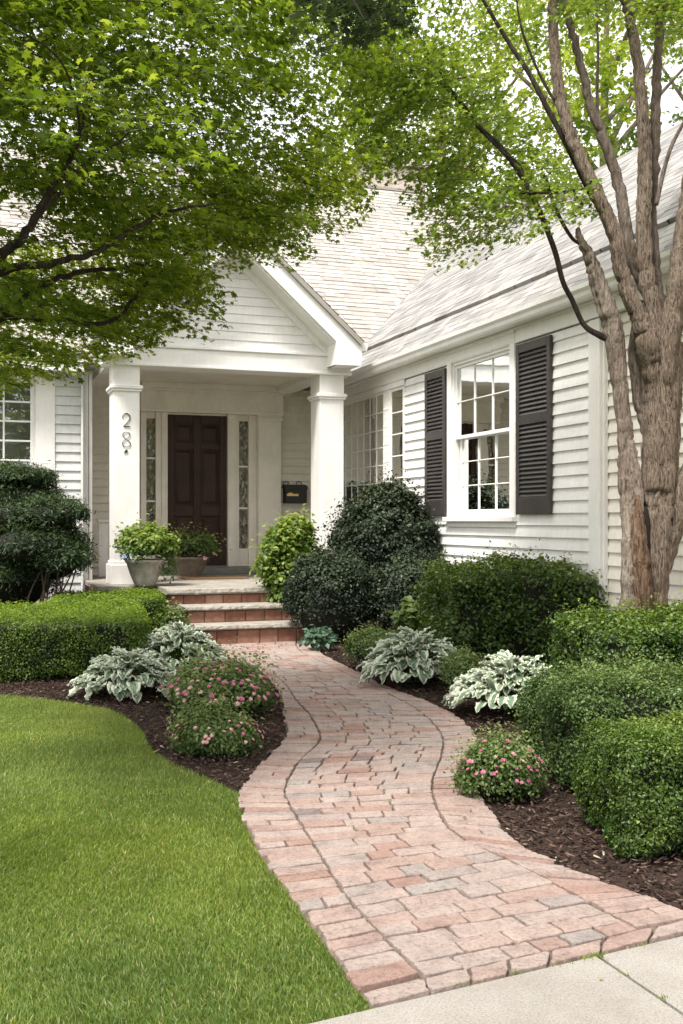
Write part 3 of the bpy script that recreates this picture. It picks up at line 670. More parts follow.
def flowering(label, px, pyb, pyt, rpx, d, seed, n, size, nf, kinds, sc, ry=None):
    r = rpx * d / F; zt = H + (HZ - pyt) * d / F; c = boxat(px, d); hz = zt / 2 + .02
    o = shrub('flowering_shrub', label, 'shrub', (c[0], c[1], zt - hz), (r, ry or r, hz), M['fern'], 'ell', n, size, seed=seed, lump=.20 * r, freq=6 if r > .3 else 10, depth=.3 * r, sprig=.38 * r, fine=.08 * r)
    flowers(o, (c[0], c[1], zt - hz), (r, ry or r, hz), int(nf * (2.0 if r > .3 else 1.25)), kinds, seed, sc * (.62 if r > .3 else .55)); return o
flowering('broad pink flowered shrub right of the left hostas', 221, 722, 668, 50, 7.0, 61, 17000, .026, 46, [0, 0, 1, 1], 1.5, .42)
flowering('small pale flowered shrub at the tip of the left mulch bed', 218, 762, 714, 38, 5.75, 62, 14000, .020, 38, [0, 1, 1], 1.15)
flowering('magenta flowered shrub at the right edge of the path before the low hedge', 499, 808, 742, 38, 4.85, 63, 17000, .017, 44, [0, 0, 0, 1], 1.05)

# hostas
def hosta(label, px, pyc, d, rpx, hh, seed, n=46, ls=.20, sx=1.0):
    rg = np.random.default_rng(seed); c = np.array([*boxat(px, d), 0.0]); root = thing('hosta', label, 'plant', tuple(c), 'hostas'); R_ = rpx * d / F
    V = []; Fc = []; Rn = []; UV = []; nb = 0; K = 11; A = 9; st = MB()
    for i in range(n):
        fr = math.sqrt((i + .5) / n); az = i * 2.39996 + rg.normal(0, .3); L = ls * .70 * rg.uniform(.8, 1.15) * (.8 + .25 * fr); wd = L * rg.uniform(.25, .34)
        r0 = max(.02, R_ * fr * 1.0 - L * .5) * rg.uniform(.85, 1.1); h0 = hh * (1.0 - .66 * fr ** 2) * rg.uniform(.8, 1.15)
        e0 = math.radians(45 - 45 * fr + rg.normal(0, 16)); droop = math.radians(40 + 22 * fr + rg.normal(0, 10))
        dr = np.array([math.cos(az), math.sin(az), 0]) * np.array([sx, 1, 1]); sd = np.array([-math.sin(az), math.cos(az), 0]); roll = rg.normal(0, .25)
        p = c + dr * r0 + np.array([0, 0, h0]); rnd = np.clip(rg.normal(.4, .25), 0, 1)
        st.tube(catmull([c + dr * .02, c + dr * r0 * .5 + np.array([0, 0, h0 * .75]), p], 4), .0035, 5)
        pos = p.copy(); pts = []
        for k in range(K):
            t = k / (K - 1); e = e0 - droop * t ** 1.2; tg = dr * math.cos(e) + np.array([0, 0, math.sin(e)]); nm = -dr * math.sin(e) + np.array([0, 0, math.cos(e)])
            w = wd * (math.sin(PI * min(1, t ** .72 * .98 + .02)) ** .75) if t > 0 else .004
            if t >= .999: w = .001
            for a in np.linspace(-1, 1, A):
                cup = .22 * a * a * w + (.007 * math.sin(5 * a * 2 + k * .6) if abs(a) < .95 else .010 * math.sin(k * 2.1 + i))
                s2 = sd * math.cos(roll) + nm * math.sin(roll)
                pts.append(pos + s2 * a * w + nm * cup); UV.append((a * (1.0 if t < .88 else 1.0 + (t - .88) * 3 * (1 if a > 0 else -1) * 0) if t < .9 else math.copysign(max(abs(a), (t - .86) / .14), a if a else 1), t))
            pos = pos + tg * L / (K - 1)
        V += pts; Rn += [rnd] * len(pts)
        for k in range(K - 1):
            for a in range(A - 1): q = nb + k * A + a; Fc.append((q, q + 1, q + A + 1, q + A))
        nb += K * A
    raw('leaves', np.array(V), Fc, M['hosta'], root, Rn, True, np.array(UV)); st.build('stem', M['fern'], root, True); return root
hosta('left hosta with white edged leaves, nearer the lawn, in front of the left hedge', 130, 680, 7.65, 54, .26, 71, 210, .20)
hosta('left hosta with white edged leaves, farther back beside the steps shrub', 180, 660, 8.6, 44, .36, 72, 180, .19)
hosta('white edged hosta right of the path, farther one beside the plain green mound', 414, 668, 8.15, 54, .34, 73, 200, .22)
hosta('white edged hosta right of the path, nearer one in front of the long hedge', 512, 695, 6.9, 64, .31, 74, 240, .20)
hosta('dark shaded hosta clump almost hidden between the two left hostas and the hedge', 168, 652, 9.2, 26, .25, 75, 40, .16)

# ---------------------------------------------------------------- HOUSE
house = thing('house', 'white clapboard house with a gabled entry porch and shingled roofs', 'house', (3.0, 13.0, 0))
XW = 4.80; YD = 14.25; YL = 13.2; FZ = .53
def siding(mb, o, u, n, u0, u1, z0, z1, openings=(), pitch=.105, out=.022, clip=None):
    """clapboards on the plane through o (2D) along u, outward normal n; clip(z)->(lo,hi) limits the run"""
    z = z0
    while z < z1 - 1e-4:
        zt = min(z + pitch, z1); lo, hi = u0, u1
        if clip: 
            a, b = clip(z), clip(zt)
            if a[1] - a[0] < .02: break
            segs = [((a[0], a[1]), (b[0], b[1]))]
        else:
            cuts = [(lo, hi)]
            for (a, b, c, d) in openings:
                if d <= z + .001 or c >= zt - .001: continue
                nc = []
                for (p, q) in cuts:
                    if b <= p or a >= q: nc.append((p, q)); continue
                    if a > p: nc.append((p, a))
                    if b < q: nc.append((b, q))
                cuts = nc
            segs = [((p, q), (p, q)) for (p, q) in cuts]
        jit = random.uniform(-.0015, .0015)
        for (s0, s1) in segs:
            def pt(uu, off, zz): return (o[0] + u[0] * uu + n[0] * off, o[1] + u[1] * uu + n[1] * off, zz)
            # split long boards with butt joints
            a0, a1, b0, b1 = s0[0], s0[1], s1[0], s1[1]
            r = random.random()
            mb.quad(pt(a0, out + jit, z), pt(a1, out + jit, z), pt(b1, .003, zt), pt(b0, .003, zt), r)
            mb.quad(pt(a0, 0, z), pt(a1, 0, z), pt(a1, out + jit, z), pt(a0, out + jit, z), r)
        z = zt
def wallsheet(mb, o, u, u0, u1, z0, z1, openings, th=None):
    us = sorted({u0, u1, *[x for p in openings for x in p[:2]]}); zs = sorted({z0, z1, *[x for p in openings for x in p[2:]]})
    for a, b in zip(us[:-1], us[1:]):
        for c, d in zip(zs[:-1], zs[1:]):
            m1, m2 = (a + b) / 2, (c + d) / 2
            if any(p[0] < m1 < p[1] and p[2] < m2 < p[3] for p in openings): continue
            q = lambda uu, zz: (o[0] + u[0] * uu, o[1] + u[1] * uu, zz); mb.quad(q(a, c), q(b, c), q(b, d), q(a, d))
# window openings on the wing wall (u = Y)
WIN = (8.80, 10.08, 1.30, 2.86); BAY = (12.00, 13.85, 1.45, 2.80); NAR = (11.38, 11.80, 1.45, 2.80)
mb = MB(); siding(mb, (XW, 0), (0, 1), (-1, 0), 7.50, 14.2, .05, 2.86, [WIN, BAY, NAR]); mb.build('wall', M['clap'], house)
mb = MB(); siding(mb, (XW + .045, 0), (0, 1), (-1, 0), 3.8, 7.30, .05, 2.86, pitch=.105); mb.build('wall', M['cream'], house, label='cream clapboards past the corner board')
mb = MB(); wallsheet(mb, (XW + .03, 0), (0, 1), 7.3, 14.2, 0, 3.0, [WIN, BAY, NAR]); mb.build('wall', M['clap'], house, label='wall core of the wing'); mb = MB(); mb.quad((XW + .06, 3.8, 0), (XW + .06, 7.4, 0), (XW + .06, 7.4, 3), (XW + .06, 3.8, 3)); mb.build('wall', M['clap'], house, label='wall core past the corner board')
mb = MB(); mb.box(XW + .07, 10.2, 3.8, 3.86, 0, 3.0); mb.build('wall', M['clap'], house, label='end wall of the wing'); mb = MB(); mb.box(10.2, 10.24, 3.86, 14.2, 0, 3.0); mb.build('wall', M['clap'], house, label='far wall of the wing')
mb = MB(); mb.box(XW - .025, XW + .10, 7.34, 7.50, 0, 2.86, bev=.004); mb.box(XW + .0, XW + .10, 7.31, 7.34, 0, 2.86, bev=.003); mb.build('corner_board', M['white'], house)
# frieze boards and mouldings under the gutter
mb = MB(); mb.box(XW - .03, XW + .03, 3.8, 14.2, 2.87, 3.02, bev=.003); mb.box(XW - .06, XW + .02, 3.8, 14.2, 2.985, 3.03, bev=.006); mb.box(XW - .17, XW + .05, 3.8, 14.2, 3.03, 3.045); mb.build('frieze', M['white'], house)
mb = MB(); gp = [(XW - .10, 3.0), (XW - .17, 3.0), (XW - .185, 3.02), (XW - .19, 3.05), (XW - .215, 3.075), (XW - .22, 3.11), (XW - .205, 3.11), (XW - .10, 3.10)]
mb.prism(gp, 'y', 3.78, 13.2); mb.build('gutter', M['white'], house)
# room inside
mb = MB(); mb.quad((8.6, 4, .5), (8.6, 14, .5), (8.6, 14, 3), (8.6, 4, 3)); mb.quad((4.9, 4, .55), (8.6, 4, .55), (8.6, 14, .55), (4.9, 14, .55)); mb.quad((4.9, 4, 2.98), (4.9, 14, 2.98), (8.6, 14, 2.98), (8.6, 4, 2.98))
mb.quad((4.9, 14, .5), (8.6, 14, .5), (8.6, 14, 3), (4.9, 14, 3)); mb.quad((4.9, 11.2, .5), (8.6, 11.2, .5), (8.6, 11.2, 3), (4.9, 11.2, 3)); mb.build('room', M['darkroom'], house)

def bars(mb, P0, u, n, u0, u1, z0, z1, o0, o1, bev=.003):
    """axis aligned box between offsets o0,o1 along the outward normal"""
    a = (P0[0] + u[0] * u0 + n[0] * o0, P0[1] + u[1] * u0 + n[1] * o0); b = (P0[0] + u[0] * u1 + n[0] * o1, P0[1] + u[1] * u1 + n[1] * o1)
    mb.box(min(a[0], b[0]), max(a[0], b[0]), min(a[1], b[1]), max(a[1], b[1]), z0, z1, bev=bev)
def sash(parent, P0, u, n, u0, u1, z0, z1, cols, rows, off, th=.035, fr=.032, mt='white', mun=.010, name='sash', glass='glass'):
    mb = MB(); B = lambda a, b, c, d, o0=0, o1=th: bars(mb, P0, u, n, a, b, c, d, off + o0, off + o1)
    B(u0, u0 + fr, z0, z1); B(u1 - fr, u1, z0, z1); B(u0 + fr, u1 - fr, z0, z0 + fr * 1.1); B(u0 + fr, u1 - fr, z1 - fr, z1)
    a0, a1, c0, c1 = u0 + fr, u1 - fr, z0 + fr * 1.1, z1 - fr
    for k in range(1, cols): x = a0 + (a1 - a0) * k / cols; B(x - mun / 2, x + mun / 2, c0, c1, th * .35, th * .85)
    for k in range(1, rows): z = c0 + (c1 - c0) * k / rows; B(a0, a1, z - mun / 2, z + mun / 2, th * .33, th * .87)
    o = mb.build(name, M[mt], parent)
    g = MB(); q = lambda uu, zz: (P0[0] + u[0] * uu + n[0] * (off + th * .5), P0[1] + u[1] * uu + n[1] * (off + th * .5), zz); g.quad(q(a0, c0), q(a1, c0), q(a1, c1), q(a0, c1)); g.build('pane', M[glass], parent)
    return o
def curtain(parent, P0, u, n, u0, u1, z0, z1, off, amp=.03, per=.09):
    k = int((u1 - u0) / .012); V = []; Fc = []; sd = random.uniform(0, 6)
    for i in range(k + 1):
        uu = u0 + (u1 - u0) * i / k; w = amp * math.sin(uu * 2 * PI / per + sd) + amp * .5 * math.sin(uu * 2 * PI / per * .37)
        for zz in (z0, z1): V.append((P0[0] + u[0] * uu + n[0] * (off + w), P0[1] + u[1] * uu + n[1] * (off + w), zz))
    for i in range(k): Fc.append((2 * i, 2 * i + 2, 2 * i + 3, 2 * i + 1))
    return raw('curtain', V, Fc, M['curtain'], parent, None, True)
Pw = (XW, 0); uy = (0, 1); nx = (-1, 0)
# main double hung window
w = MB(); a, b, c, d = WIN
B = lambda *k: bars(w, Pw, uy, nx, *k)
B(a - .085, a + .01, c - .02, d + .02, -.02, .035); B(b - .01, b + .085, c - .02, d + .02, -.02, .035); B(a - .085, b + .085, d + .02, d + .115, -.02, .035); B(a - .10, b + .10, d + .105, d + .13, -.02, .05)
B(a + .01, a + .03, c, d, -.12, .01); B(b - .03, b - .01, c, d, -.12, .01); B(a + .01, b - .01, d - .02, d + .02, -.12, .01); B(a + .01, b - .01, c - .02, c + .02, -.12, .01)
win = w.build('window', M['white'], house, label='large double hung window between the dark shutters')
zm = (c + d) / 2 + .02
sash(win, Pw, uy, nx, a + .03, b - .03, zm - .02, d - .02, 3, 2, -.045); sash(win, Pw, uy, nx, a + .06, b - .06, c + .02, zm + .025, 3, 3, -.085)
mb = MB(); bars(mb, Pw, uy, nx, a - .11, b + .11, c - .065, c - .02, -.02, .075); bars(mb, Pw, uy, nx, a - .085, b + .085, c - .12, c - .067, -.02, .03); mb.build('sill', M['white'], win)
curtain(win, Pw, uy, nx, a + .03, a + .58, c, d - .02, -.22, .025, .10); curtain(win, Pw, uy, nx, b - .22, b - .03, c, d - .02, -.22, .02, .08)
mb = MB(); mb.box(XW + .14, XW + .15, a, b, d - .62, d); mb.build('blind', M['curtain'], win)
# bay group
w = MB(); a, b, c, d = BAY; a2, b2 = NAR[0], NAR[1]
B(a2 - .05, a2, c - .03, d + .06, -.02, .018); B(b2, a, c - .03, d + .06, -.05, .018); B(b, b + .08, c - .03, d + .06, -.02, .03); B(a2 - .05, b + .08, d + .0, d + .065, -.04, .032); B(a2 - .07, b + .1, c - .07, c, -.03, .06)
bay = w.build('window', M['white'], house, label='bank of many small panes behind the right porch column')
sash(bay, Pw, uy, nx, a, b, c, d, 8, 6, -.006, fr=.03, mun=.015, th=.014); sash(bay, Pw, uy, nx, a2, b2, c, d, 1, 5, -.006, fr=.035, mun=.016, th=.016)
curtain(bay, Pw, uy, nx, a + .15, a + .7, c, d, -.2, .02, .11); curtain(bay, Pw, uy, nx, a + .95, b, c, d, -.2, .02, .11); curtain(bay, Pw, uy, nx, a2, b2, c, d, -.15, .01, .14)
# shutters
def shutter(u0, u1, z0, z1, label):
    mb = MB(); B = lambda *k: bars(mb, Pw, uy, nx, *k, .003); st = .055; t0, t1 = .020, .052
    B(u0, u0 + st, z0, z1, t0, t1); B(u1 - st, u1, z0, z1, t0, t1); B(u0 + st, u1 - st, z1 - .08, z1, t0, t1); B(u0 + st, u1 - st, z0, z0 + .15, t0, t1); zm = z0 + .15 + (z1 - z0 - .23) * .53; B(u0 + st, u1 - st, zm - .04, zm + .04, t0, t1)
    s_ = mb.build('shutter', M['shutter'], house, label=label)
    for (c0, c1) in ((z0 + .15, zm - .04), (zm + .04, z1 - .08)):
        lb = MB(); n = int(round((c1 - c0) / .042))
        for k in range(n):
            zc = c0 + (c1 - c0) * (k + .5) / n; x0 = XW - .022; x1 = XW - .046; hh = .019
            v = [(x0, u0 + st, zc + hh), (x0, u1 - st, zc + hh), (x1, u1 - st, zc - hh), (x1, u0 + st, zc - hh)]; v2 = [(p[0] - .002, p[1], p[2] + .007) for p in v]
            lb.add(v + v2, [(0, 1, 2, 3), (7, 6, 5, 4), (3, 2, 6, 7), (0, 4, 5, 1), (0, 3, 7, 4), (1, 5, 6, 2)])
        lb.build('louvres', M['shutter'], s_)
shutter(8.06, 8.66, 1.30, 2.84, 'dark brown louvred shutter right of the window'); shutter(10.19, 10.70, 1.30, 2.84, 'dark brown louvred shutter left of the window')

# entry wall (faces -Y) at YD
Pd = (0, YD); ux = (1, 0); ny = (0, -1)
X = lambda px: XA(px, YD - .03)
dx0, dx1 = X(167), X(227); ZD = .62; DT = 2.68
s1a, s1b = X(146), X(155.5); s2a, s2b = X(238.6), X(248.2); pl0, pl1 = X(256), X(278.5)
OPD = (X(140), pl1, .5, 3.03)
mb = MB(); siding(mb, Pd, ux, ny, 1.3, 4.9, FZ, 3.08, [(OPD[0], OPD[1], FZ - .1, 3.03)], .105, .034); mb.build('wall', M['cream'], house, label='shaded clapboards of the entry wall')
mb = MB(); wallsheet(mb, (0, YD + .02), ux, -7, XW + .1, 0, 3.1, [(X(141), X(255), ZD, 2.7)]); mb.build('wall', M['clap'], house, label='wall core behind the entry')
dt = MB(); B = lambda *k: bars(dt, Pd, ux, ny, *k)
B(X(140.5), s1a, ZD, DT, -.02, .06); B(s1b, X(161), ZD, DT, -.02, .06); B(X(161), dx0, ZD, DT, -.02, .085); B(dx1, X(235), ZD, DT, -.02, .085); B(X(235), s2a, ZD, DT, -.02, .06); B(s2b, pl0, ZD, DT, -.02, .06)
B(s1a, s1b, ZD, .95, -.02, .02); B(s1a, s1b, 2.60, DT, -.02, .028); B(s2a, s2b, ZD, .86, -.02, .02); B(s2a, s2b, 2.60, DT, -.02, .028); B(dx0, dx1, DT - .02, DT, -.02, .03)
B(s2a + .02, s2b - .02, ZD + .05, .83, .02, .026)
B(X(139), pl1 + .03, DT, 2.955, -.02, .17); B(X(139), pl1 + .05, 2.955, 2.985, -.02, .20); B(X(139), pl1 + .08, 2.985, 3.059, -.02, .27); B(X(139), pl1 + .04, DT + .02, DT + .04, -.02, .18)
dt.build('door_surround', M['cream'], house)
mb = MB(); B = lambda *k: bars(mb, Pd, ux, ny, *k); B(pl0, pl1, .72, 2.60, -.02, .16); B(pl0 - .015, pl1 + .015, FZ, .72, -.02, .175); B(pl0 - .02, pl1 + .02, 2.60, 2.64, -.02, .185); B(pl0 - .01, pl1 + .01, 2.64, DT, -.02, .168); mb.build('pilaster', M['cream'], house)
for (a, b, z0) in ((s1a, s1b, .95), (s2a, s2b, .86)):
    mb = MB(); y = YD + .005; mb.quad((a, y, z0), (b, y, z0), (b, y, 2.6), (a, y, 2.6)); sl = mb.build('sidelight', M['leaded'], house)
    lm = MB()
    for z in (z0 + .55, z0 + 1.12): lm = MB(); lm.box(a, b, y - .012, y - .004, z - .012, z + .012); lm.build('glazing_bar', M['white'], sl)
# six panel door
mb = MB(); y0 = YD + .01; st = .10; dw = dx1 - dx0; xm = (dx0 + dx1) / 2
zr = [(ZD + .0, ZD + .16), (1.30, 1.45), (2.20, 2.28), (DT - .14, DT - .02)]
mb.box(dx0, dx1, y0, y0 + .03, ZD, DT - .02)
for (a, b) in ((dx0, dx0 + st), (xm - .05, xm + .05), (dx1 - st, dx1)): mb.box(a, b, y0 - .032, y0 - .0, ZD, DT - .02, bev=.005)
for (a, b) in zr:
    for (c, d) in ((dx0 + st, xm - .05), (xm + .05, dx1 - st)): mb.box(c, d, y0 - .031, y0, a, b, bev=.005)
door = mb.build('door', M['door'], house, label='dark brown six panel front door')
for (a, b) in ((zr[0][1], zr[1][0]), (zr[1][1], zr[2][0]), (zr[2][1], zr[3][0])):
    for (c, d) in ((dx0 + st, xm - .05), (xm + .05, dx1 - st)):
        g = .020; e = .055; p = MB(); v = [(c + g, y0 - .001, a + g), (d - g, y0 - .001, a + g), (d - g, y0 - .001, b - g), (c + g, y0 - .001, b - g), (c + e, y0 - .018, a + e), (d - e, y0 - .018, a + e), (d - e, y0 - .018, b - e), (c + e, y0 - .018, b - e)]
        p.add(v, [(0, 1, 5, 4), (1, 2, 6, 5), (2, 3, 7, 6), (3, 0, 4, 7), (4, 5, 6, 7)]); p.build('panel', M['door'], door)
mb = MB(); mb.box(X(165), X(256), YD - .42, YD - .02, FZ + .002, ZD - .005, bev=.006); mb.box(dx0 - .02, dx1 + .02, YD - .08, YD + .0, ZD - .004, ZD + .012); mb.build('threshold', M['threshold'], house)

# porch
PF = 12.12; CX = 2.93
mb = MB(); mb.box(1.42, 4.36, 11.86, YD, .02, FZ - .06); mb.build('porch_base', M['redbrick'], house)
mb = MB(); mb.box(1.38, 4.40, 11.80, YD, FZ - .06, FZ, bev=.008); mb.build('porch_floor', M['stone'], house)
def column(x0, x1, label):
    y0, y1 = PF, PF + .36; mb = MB(); mb.box(x0, x1, y0, y1, FZ + .26, 2.70, bev=.004); mb.box(x0 - .035, x1 + .035, y0 - .035, y1 + .035, FZ, FZ + .22, bev=.005); mb.box(x0 - .018, x1 + .018, y0 - .018, y1 + .018, FZ + .22, FZ + .26, bev=.006)
    mb.box(x0 - .02, x1 + .02, y0 - .02, y1 + .02, 2.695, 2.72, bev=.004); mb.box(x0 - .035, x1 + .035, y0 - .035, y1 + .035, 2.72, 2.765, bev=.008); mb.box(x0 - .002, x1 + .002, y0 - .002, y1 + .002, 2.765, 3.0)
    return mb.build('column', M['white'], house, label=label)
colL = column(1.59, 1.88, 'left porch column with the house number'); column(4.02, 4.32, 'right porch column')
# numbers 28 and the small leaf mark
def stroke(pts, r, z0, h, x0, wd, per=8, close=False):
    q = catmull(pts, per); rr = np.interp(np.linspace(0, 1, len(q)), np.linspace(0, 1, len(r)), r)
    rr = rr * .38; P3 = np.array([(x0 + p[0] * wd, PF - .008, z0 + p[1] * h) for p in q]); mbx = MB(); mbx.tube(P3, rr, 8); return mbx
zt = lambda py: H + (HZ - py) * 11.99 / F
nx0 = XA(122.2, PF); nx1 = XA(130.2, PF)
stroke([(0.0, .62), (.12, .85), (.5, 1.0), (.88, .86), (.95, .62), (.75, .38), (.20, .03), (.22, .015), (.6, .0), (1.0, .02)], [.010, .012, .014, .015, .014, .013, .013, .013, .014, .012], zt(426.5), zt(413.3) - zt(426.5), nx0, nx1 - nx0).build('number', M['number'], colL, True, 'thin metal numeral 2')
stroke([(.5, .53), (.1, .72), (.12, .92), (.5, 1.0), (.9, .92), (.9, .72), (.5, .53), (.05, .30), (.1, .07), (.5, 0), (.92, .07), (.97, .30), (.5, .53)], [.007, .010, .011, .007, .011, .010, .007, .011, .012, .007, .012, .011, .007], zt(446.8), zt(432) - zt(446.8), nx0, nx1 - nx0).build('number', M['number'], colL, True, 'thin metal numeral 8')
mb = MB(); xc = XA(126, PF); zc = zt(451.5); mb.prism([(xc - .022, zc - .018), (xc + .005, zc - .012), (xc + .02, zc + .004), (xc + .016, zc + .016), (xc, zc + .022), (xc - .014, zc + .008)], 'y', PF - .012, PF - .003); mb.build('number_ornament', M['number'], colL)
# beam
mb = MB(); mb.box(1.47, 4.40, PF - .03, PF + .40, 3.0, 3.20, bev=.003); mb.box(1.46, 4.41, PF - .05, PF + .02, 2.985, 3.015, bev=.005); mb.box(1.46, 4.41, PF - .055, PF + .02, 3.20, 3.235, bev=.006)
mb.box(1.54, 1.90, PF + .40, YD, 3.0, 3.2); mb.box(4.04, 4.30, PF + .40, YD, 3.0, 3.2); mb.build('porch_beam', M['white'], house)
mb = MB(); mb.box(1.5, 4.40, PF + .38, YD, 3.06, 3.10); mb.build('porch_ceiling', M['cream'], house)
# gable
EX, EZ, SL = 4.43, 3.335, .90; AP = EZ + (EX - CX) * SL
def rk(z): hw = (AP - .30 - z) / SL; return (CX - hw, CX + hw)
mb = MB(); siding(mb, (0, PF), ux, ny, 0, 0, 3.235, AP - .3, clip=rk, pitch=.102, out=.016); mb.build('gable_wall', M['clap'], house)
def rake(sg):
    x = lambda v: CX + sg * (v - CX); mb = MB()
    # face board with the end return
    poly = [(CX, AP - .03), (CX, AP - .30), (4.10, AP - .30 - (4.10 - CX) * SL), (4.10, 3.06), (4.40, 3.06), (EX - .01, 3.12), (EX - .01, EZ - .03)]
    pp = [(x(p[0]), p[1]) for p in poly];
    if sg < 0: pp = pp[::-1]
    mb.prism(pp[::-1], 'y', 11.76, 11.80)
    # soffit & frieze behind
    for (off0, off1, ya, yb) in ((.30, .325, 11.80, PF + .01), (.30, .42, PF - .03, PF - .001)):
        q = [(x(CX), AP - off0), (x(CX), AP - off1), (x(4.12), AP - off1 - (4.12 - CX) * SL), (x(4.12), AP - off0 - (4.12 - CX) * SL)]
        if sg < 0: q = q[::-1]
        mb.prism(q[::-1], 'y', ya, yb)
    lo, hi = sorted((x(4.095), x(EX - .02))); mb.box(lo, hi, 11.80, PF + .3, 3.065, 3.09); lo, hi = sorted((x(4.10), x(4.13))); mb.box(lo, hi, 11.801, PF, 3.065, AP - .3 - (4.12 - CX) * SL)
    # crown strip
    q = [(x(CX), AP - .005), (x(CX), AP - .06), (x(EX), EZ - .06), (x(EX), EZ - .005)]
    if sg < 0: q = q[::-1]
    mb.prism(q[::-1], 'y', 11.735, 11.76)
    return mb.build('rake_board', M['white'], house)
rake(1); rake(-1)
mb = MB(); mb.prism([(EX - .02, 3.24), (EX + .06, 3.24), (EX + .075, 3.33), (EX + .06, 3.33), (EX - .02, 3.30)], 'y', 11.78, 13.0); mb.tube(catmull([(EX + .03, 11.95, 3.25), (EX + .04, 12.3, 3.14), (EX + .06, 12.55, 3.03)], 4), .03, 8); mb.build('gutter', M['white'], house, label='short gutter on the right side of the porch roof')

# roofs of overlapping shingle tabs
def roof(name, org, ud, dn, ulen, slen, pitch=.14, label=None, parent=house, lip=None, mt='shingle', hs=1.0):
    """org = eave corner, ud = unit along the eave, dn = unit up the slope"""
    org, ud, up = map(lambda v: np.array(v, float), (org, ud, dn)); nr = np.cross(ud, up); nr *= np.sign(nr[2]); V = []; Fc = []; R = []; b = 0
    rows_ = int(slen / pitch)
    for k in range(rows_):
        s0 = k * pitch; s1 = min(s0 + pitch + .03, slen); cuts = [0]; t = rng.uniform(0, .3)
        while t < ulen: cuts.append(t); t += rng.uniform(.14, .36)
        cuts.append(ulen)
        ext = .035 if (lip and s0 > lip) else 0
        for a, c in zip(cuts[:-1], cuts[1:]):
            if c - a < .01: continue
            h = (.010 + rng.uniform(0, .010)) * hs + ext; dr = rng.uniform(-.008, .004); g = .003
            q0 = org + ud * (a + g) + up * (s0 + dr) + nr * h; q1 = org + ud * (c - g) + up * (s0 + dr) + nr * h; q2 = org + ud * (c - g) + up * s1 + nr * (.004 + ext); q3 = org + ud * (a + g) + up * s1 + nr * (.004 + ext)
            e0_ = q0 - nr * h; e1_ = q1 - nr * h; V += [q0, q1, q2, q3, e0_, e1_]; Fc += [(b, b + 1, b + 2, b + 3), (b + 4, b + 5, b + 1, b)]; R += [rng.random()] * 6; b += 6
    e = org; V += [e, e + ud * ulen, e + ud * ulen + up * slen, e + up * slen, e - nr * .05, e + ud * ulen - nr * .05, e + ud * ulen + up * slen - nr * .05, e + up * slen - nr * .05]
    Fc += [(b, b + 1, b + 2, b + 3), (b + 4, b + 5, b + 6, b + 7), (b, b + 1, b + 5, b + 4), (b, b + 3, b + 7, b + 4), (b + 1, b + 2, b + 6, b + 5)]; R += [.2] * 8
    return raw(name, V, Fc, M[mt], parent, R, label=label)
q = 1 / math.hypot(1, .9); UPY = (0, q, .9 * q); UPX = (q, 0, .9 * q); UPXn = (-q, 0, .9 * q); UPYn = (0, -q, .9 * q)
YE = 12.9; RY = 17.2; RZ = 3.1 + .9 * (RY - YE); SLN = (RY - YE) / q
roof('roof', (-7, YE, 3.1), (1, 0, 0), UPY, 19.5, SLN, .115, 'main roof slope facing the garden'); 
mb = MB(); mb.quad((-7, RY, RZ), (12.5, RY, RZ), (12.5, RY + 4.5, 3.1), (-7, RY + 4.5, 3.1)); mb.box(-7, 12.5, RY - .06, RY + .06, RZ - .02, RZ + .025); mb.build('roof', M['shingle'], house, label='back slope and ridge of the main roof')
roof('roof', (XW - .20, 3.6, 3.10), (0, 1, 0), UPX, 13.0, 2.5 / q, .11, 'wing roof slope above the shuttered window', lip=.50, mt='shingle2', hs=.45)
mb = MB(); zr2 = 3.1 + .9 * 2.5; mb.quad((7.1, 3.6, zr2), (7.1, 16, zr2), (10.4, 16, 3.1), (10.4, 3.6, 3.1)); mb.box(7.04, 7.18, 3.6, 16, zr2 - .01, zr2 + .03)
mb.add([(4.6, 3.82, 3.08), (10.4, 3.82, 3.08), (7.1, 3.82, zr2)], [(0, 1, 2)]); mb.build('roof', M['shingle'], house, label='far slope and ridge of the wing roof')
roof('roof', (EX, 11.72, EZ), (0, 1, 0), UPXn, 3.4, (EX - CX) / q, .14, 'right slope of the porch roof'); roof('roof', (2 * CX - EX, 11.72, EZ), (0, 1, 0), UPX, 3.4, (EX - CX) / q, .14, 'left slope of the porch roof')
mb = MB(); mb.box(6.9, 8.1, 18.2, 19.0, 3, 7.75); mb.box(6.83, 8.17, 18.13, 19.07, 7.75, 7.87); mb.build('chimney', M['chimney'], house)

# left part of the house
LW = (-2.0, XA(34, YL), 1.45, 2.92)
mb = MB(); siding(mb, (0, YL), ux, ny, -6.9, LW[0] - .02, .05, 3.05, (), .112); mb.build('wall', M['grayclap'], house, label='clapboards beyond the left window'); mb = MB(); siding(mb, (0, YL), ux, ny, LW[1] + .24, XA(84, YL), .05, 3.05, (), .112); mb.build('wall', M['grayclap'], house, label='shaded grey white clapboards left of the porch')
mb = MB(); wallsheet(mb, (0, YL + .02), ux, -6.9, XA(92, YL), 0, 3.1, [LW]); mb.build('wall', M['clap'], house, label='wall core left of the porch'); mb = MB(); mb.quad((XA(92, YL), YL, 0), (XA(92, YL), YD, 0), (XA(92, YL), YD, 3.1), (XA(92, YL), YL, 3.1)); mb.build('wall', M['clap'], house, label='short return wall beside the porch'); mb = MB(); mb.quad((-6.9, YL, 0), (-6.9, 21, 0), (-6.9, 21, 3.1), (-6.9, YL, 3.1)); mb.build('wall', M['clap'], house, label='left end wall')
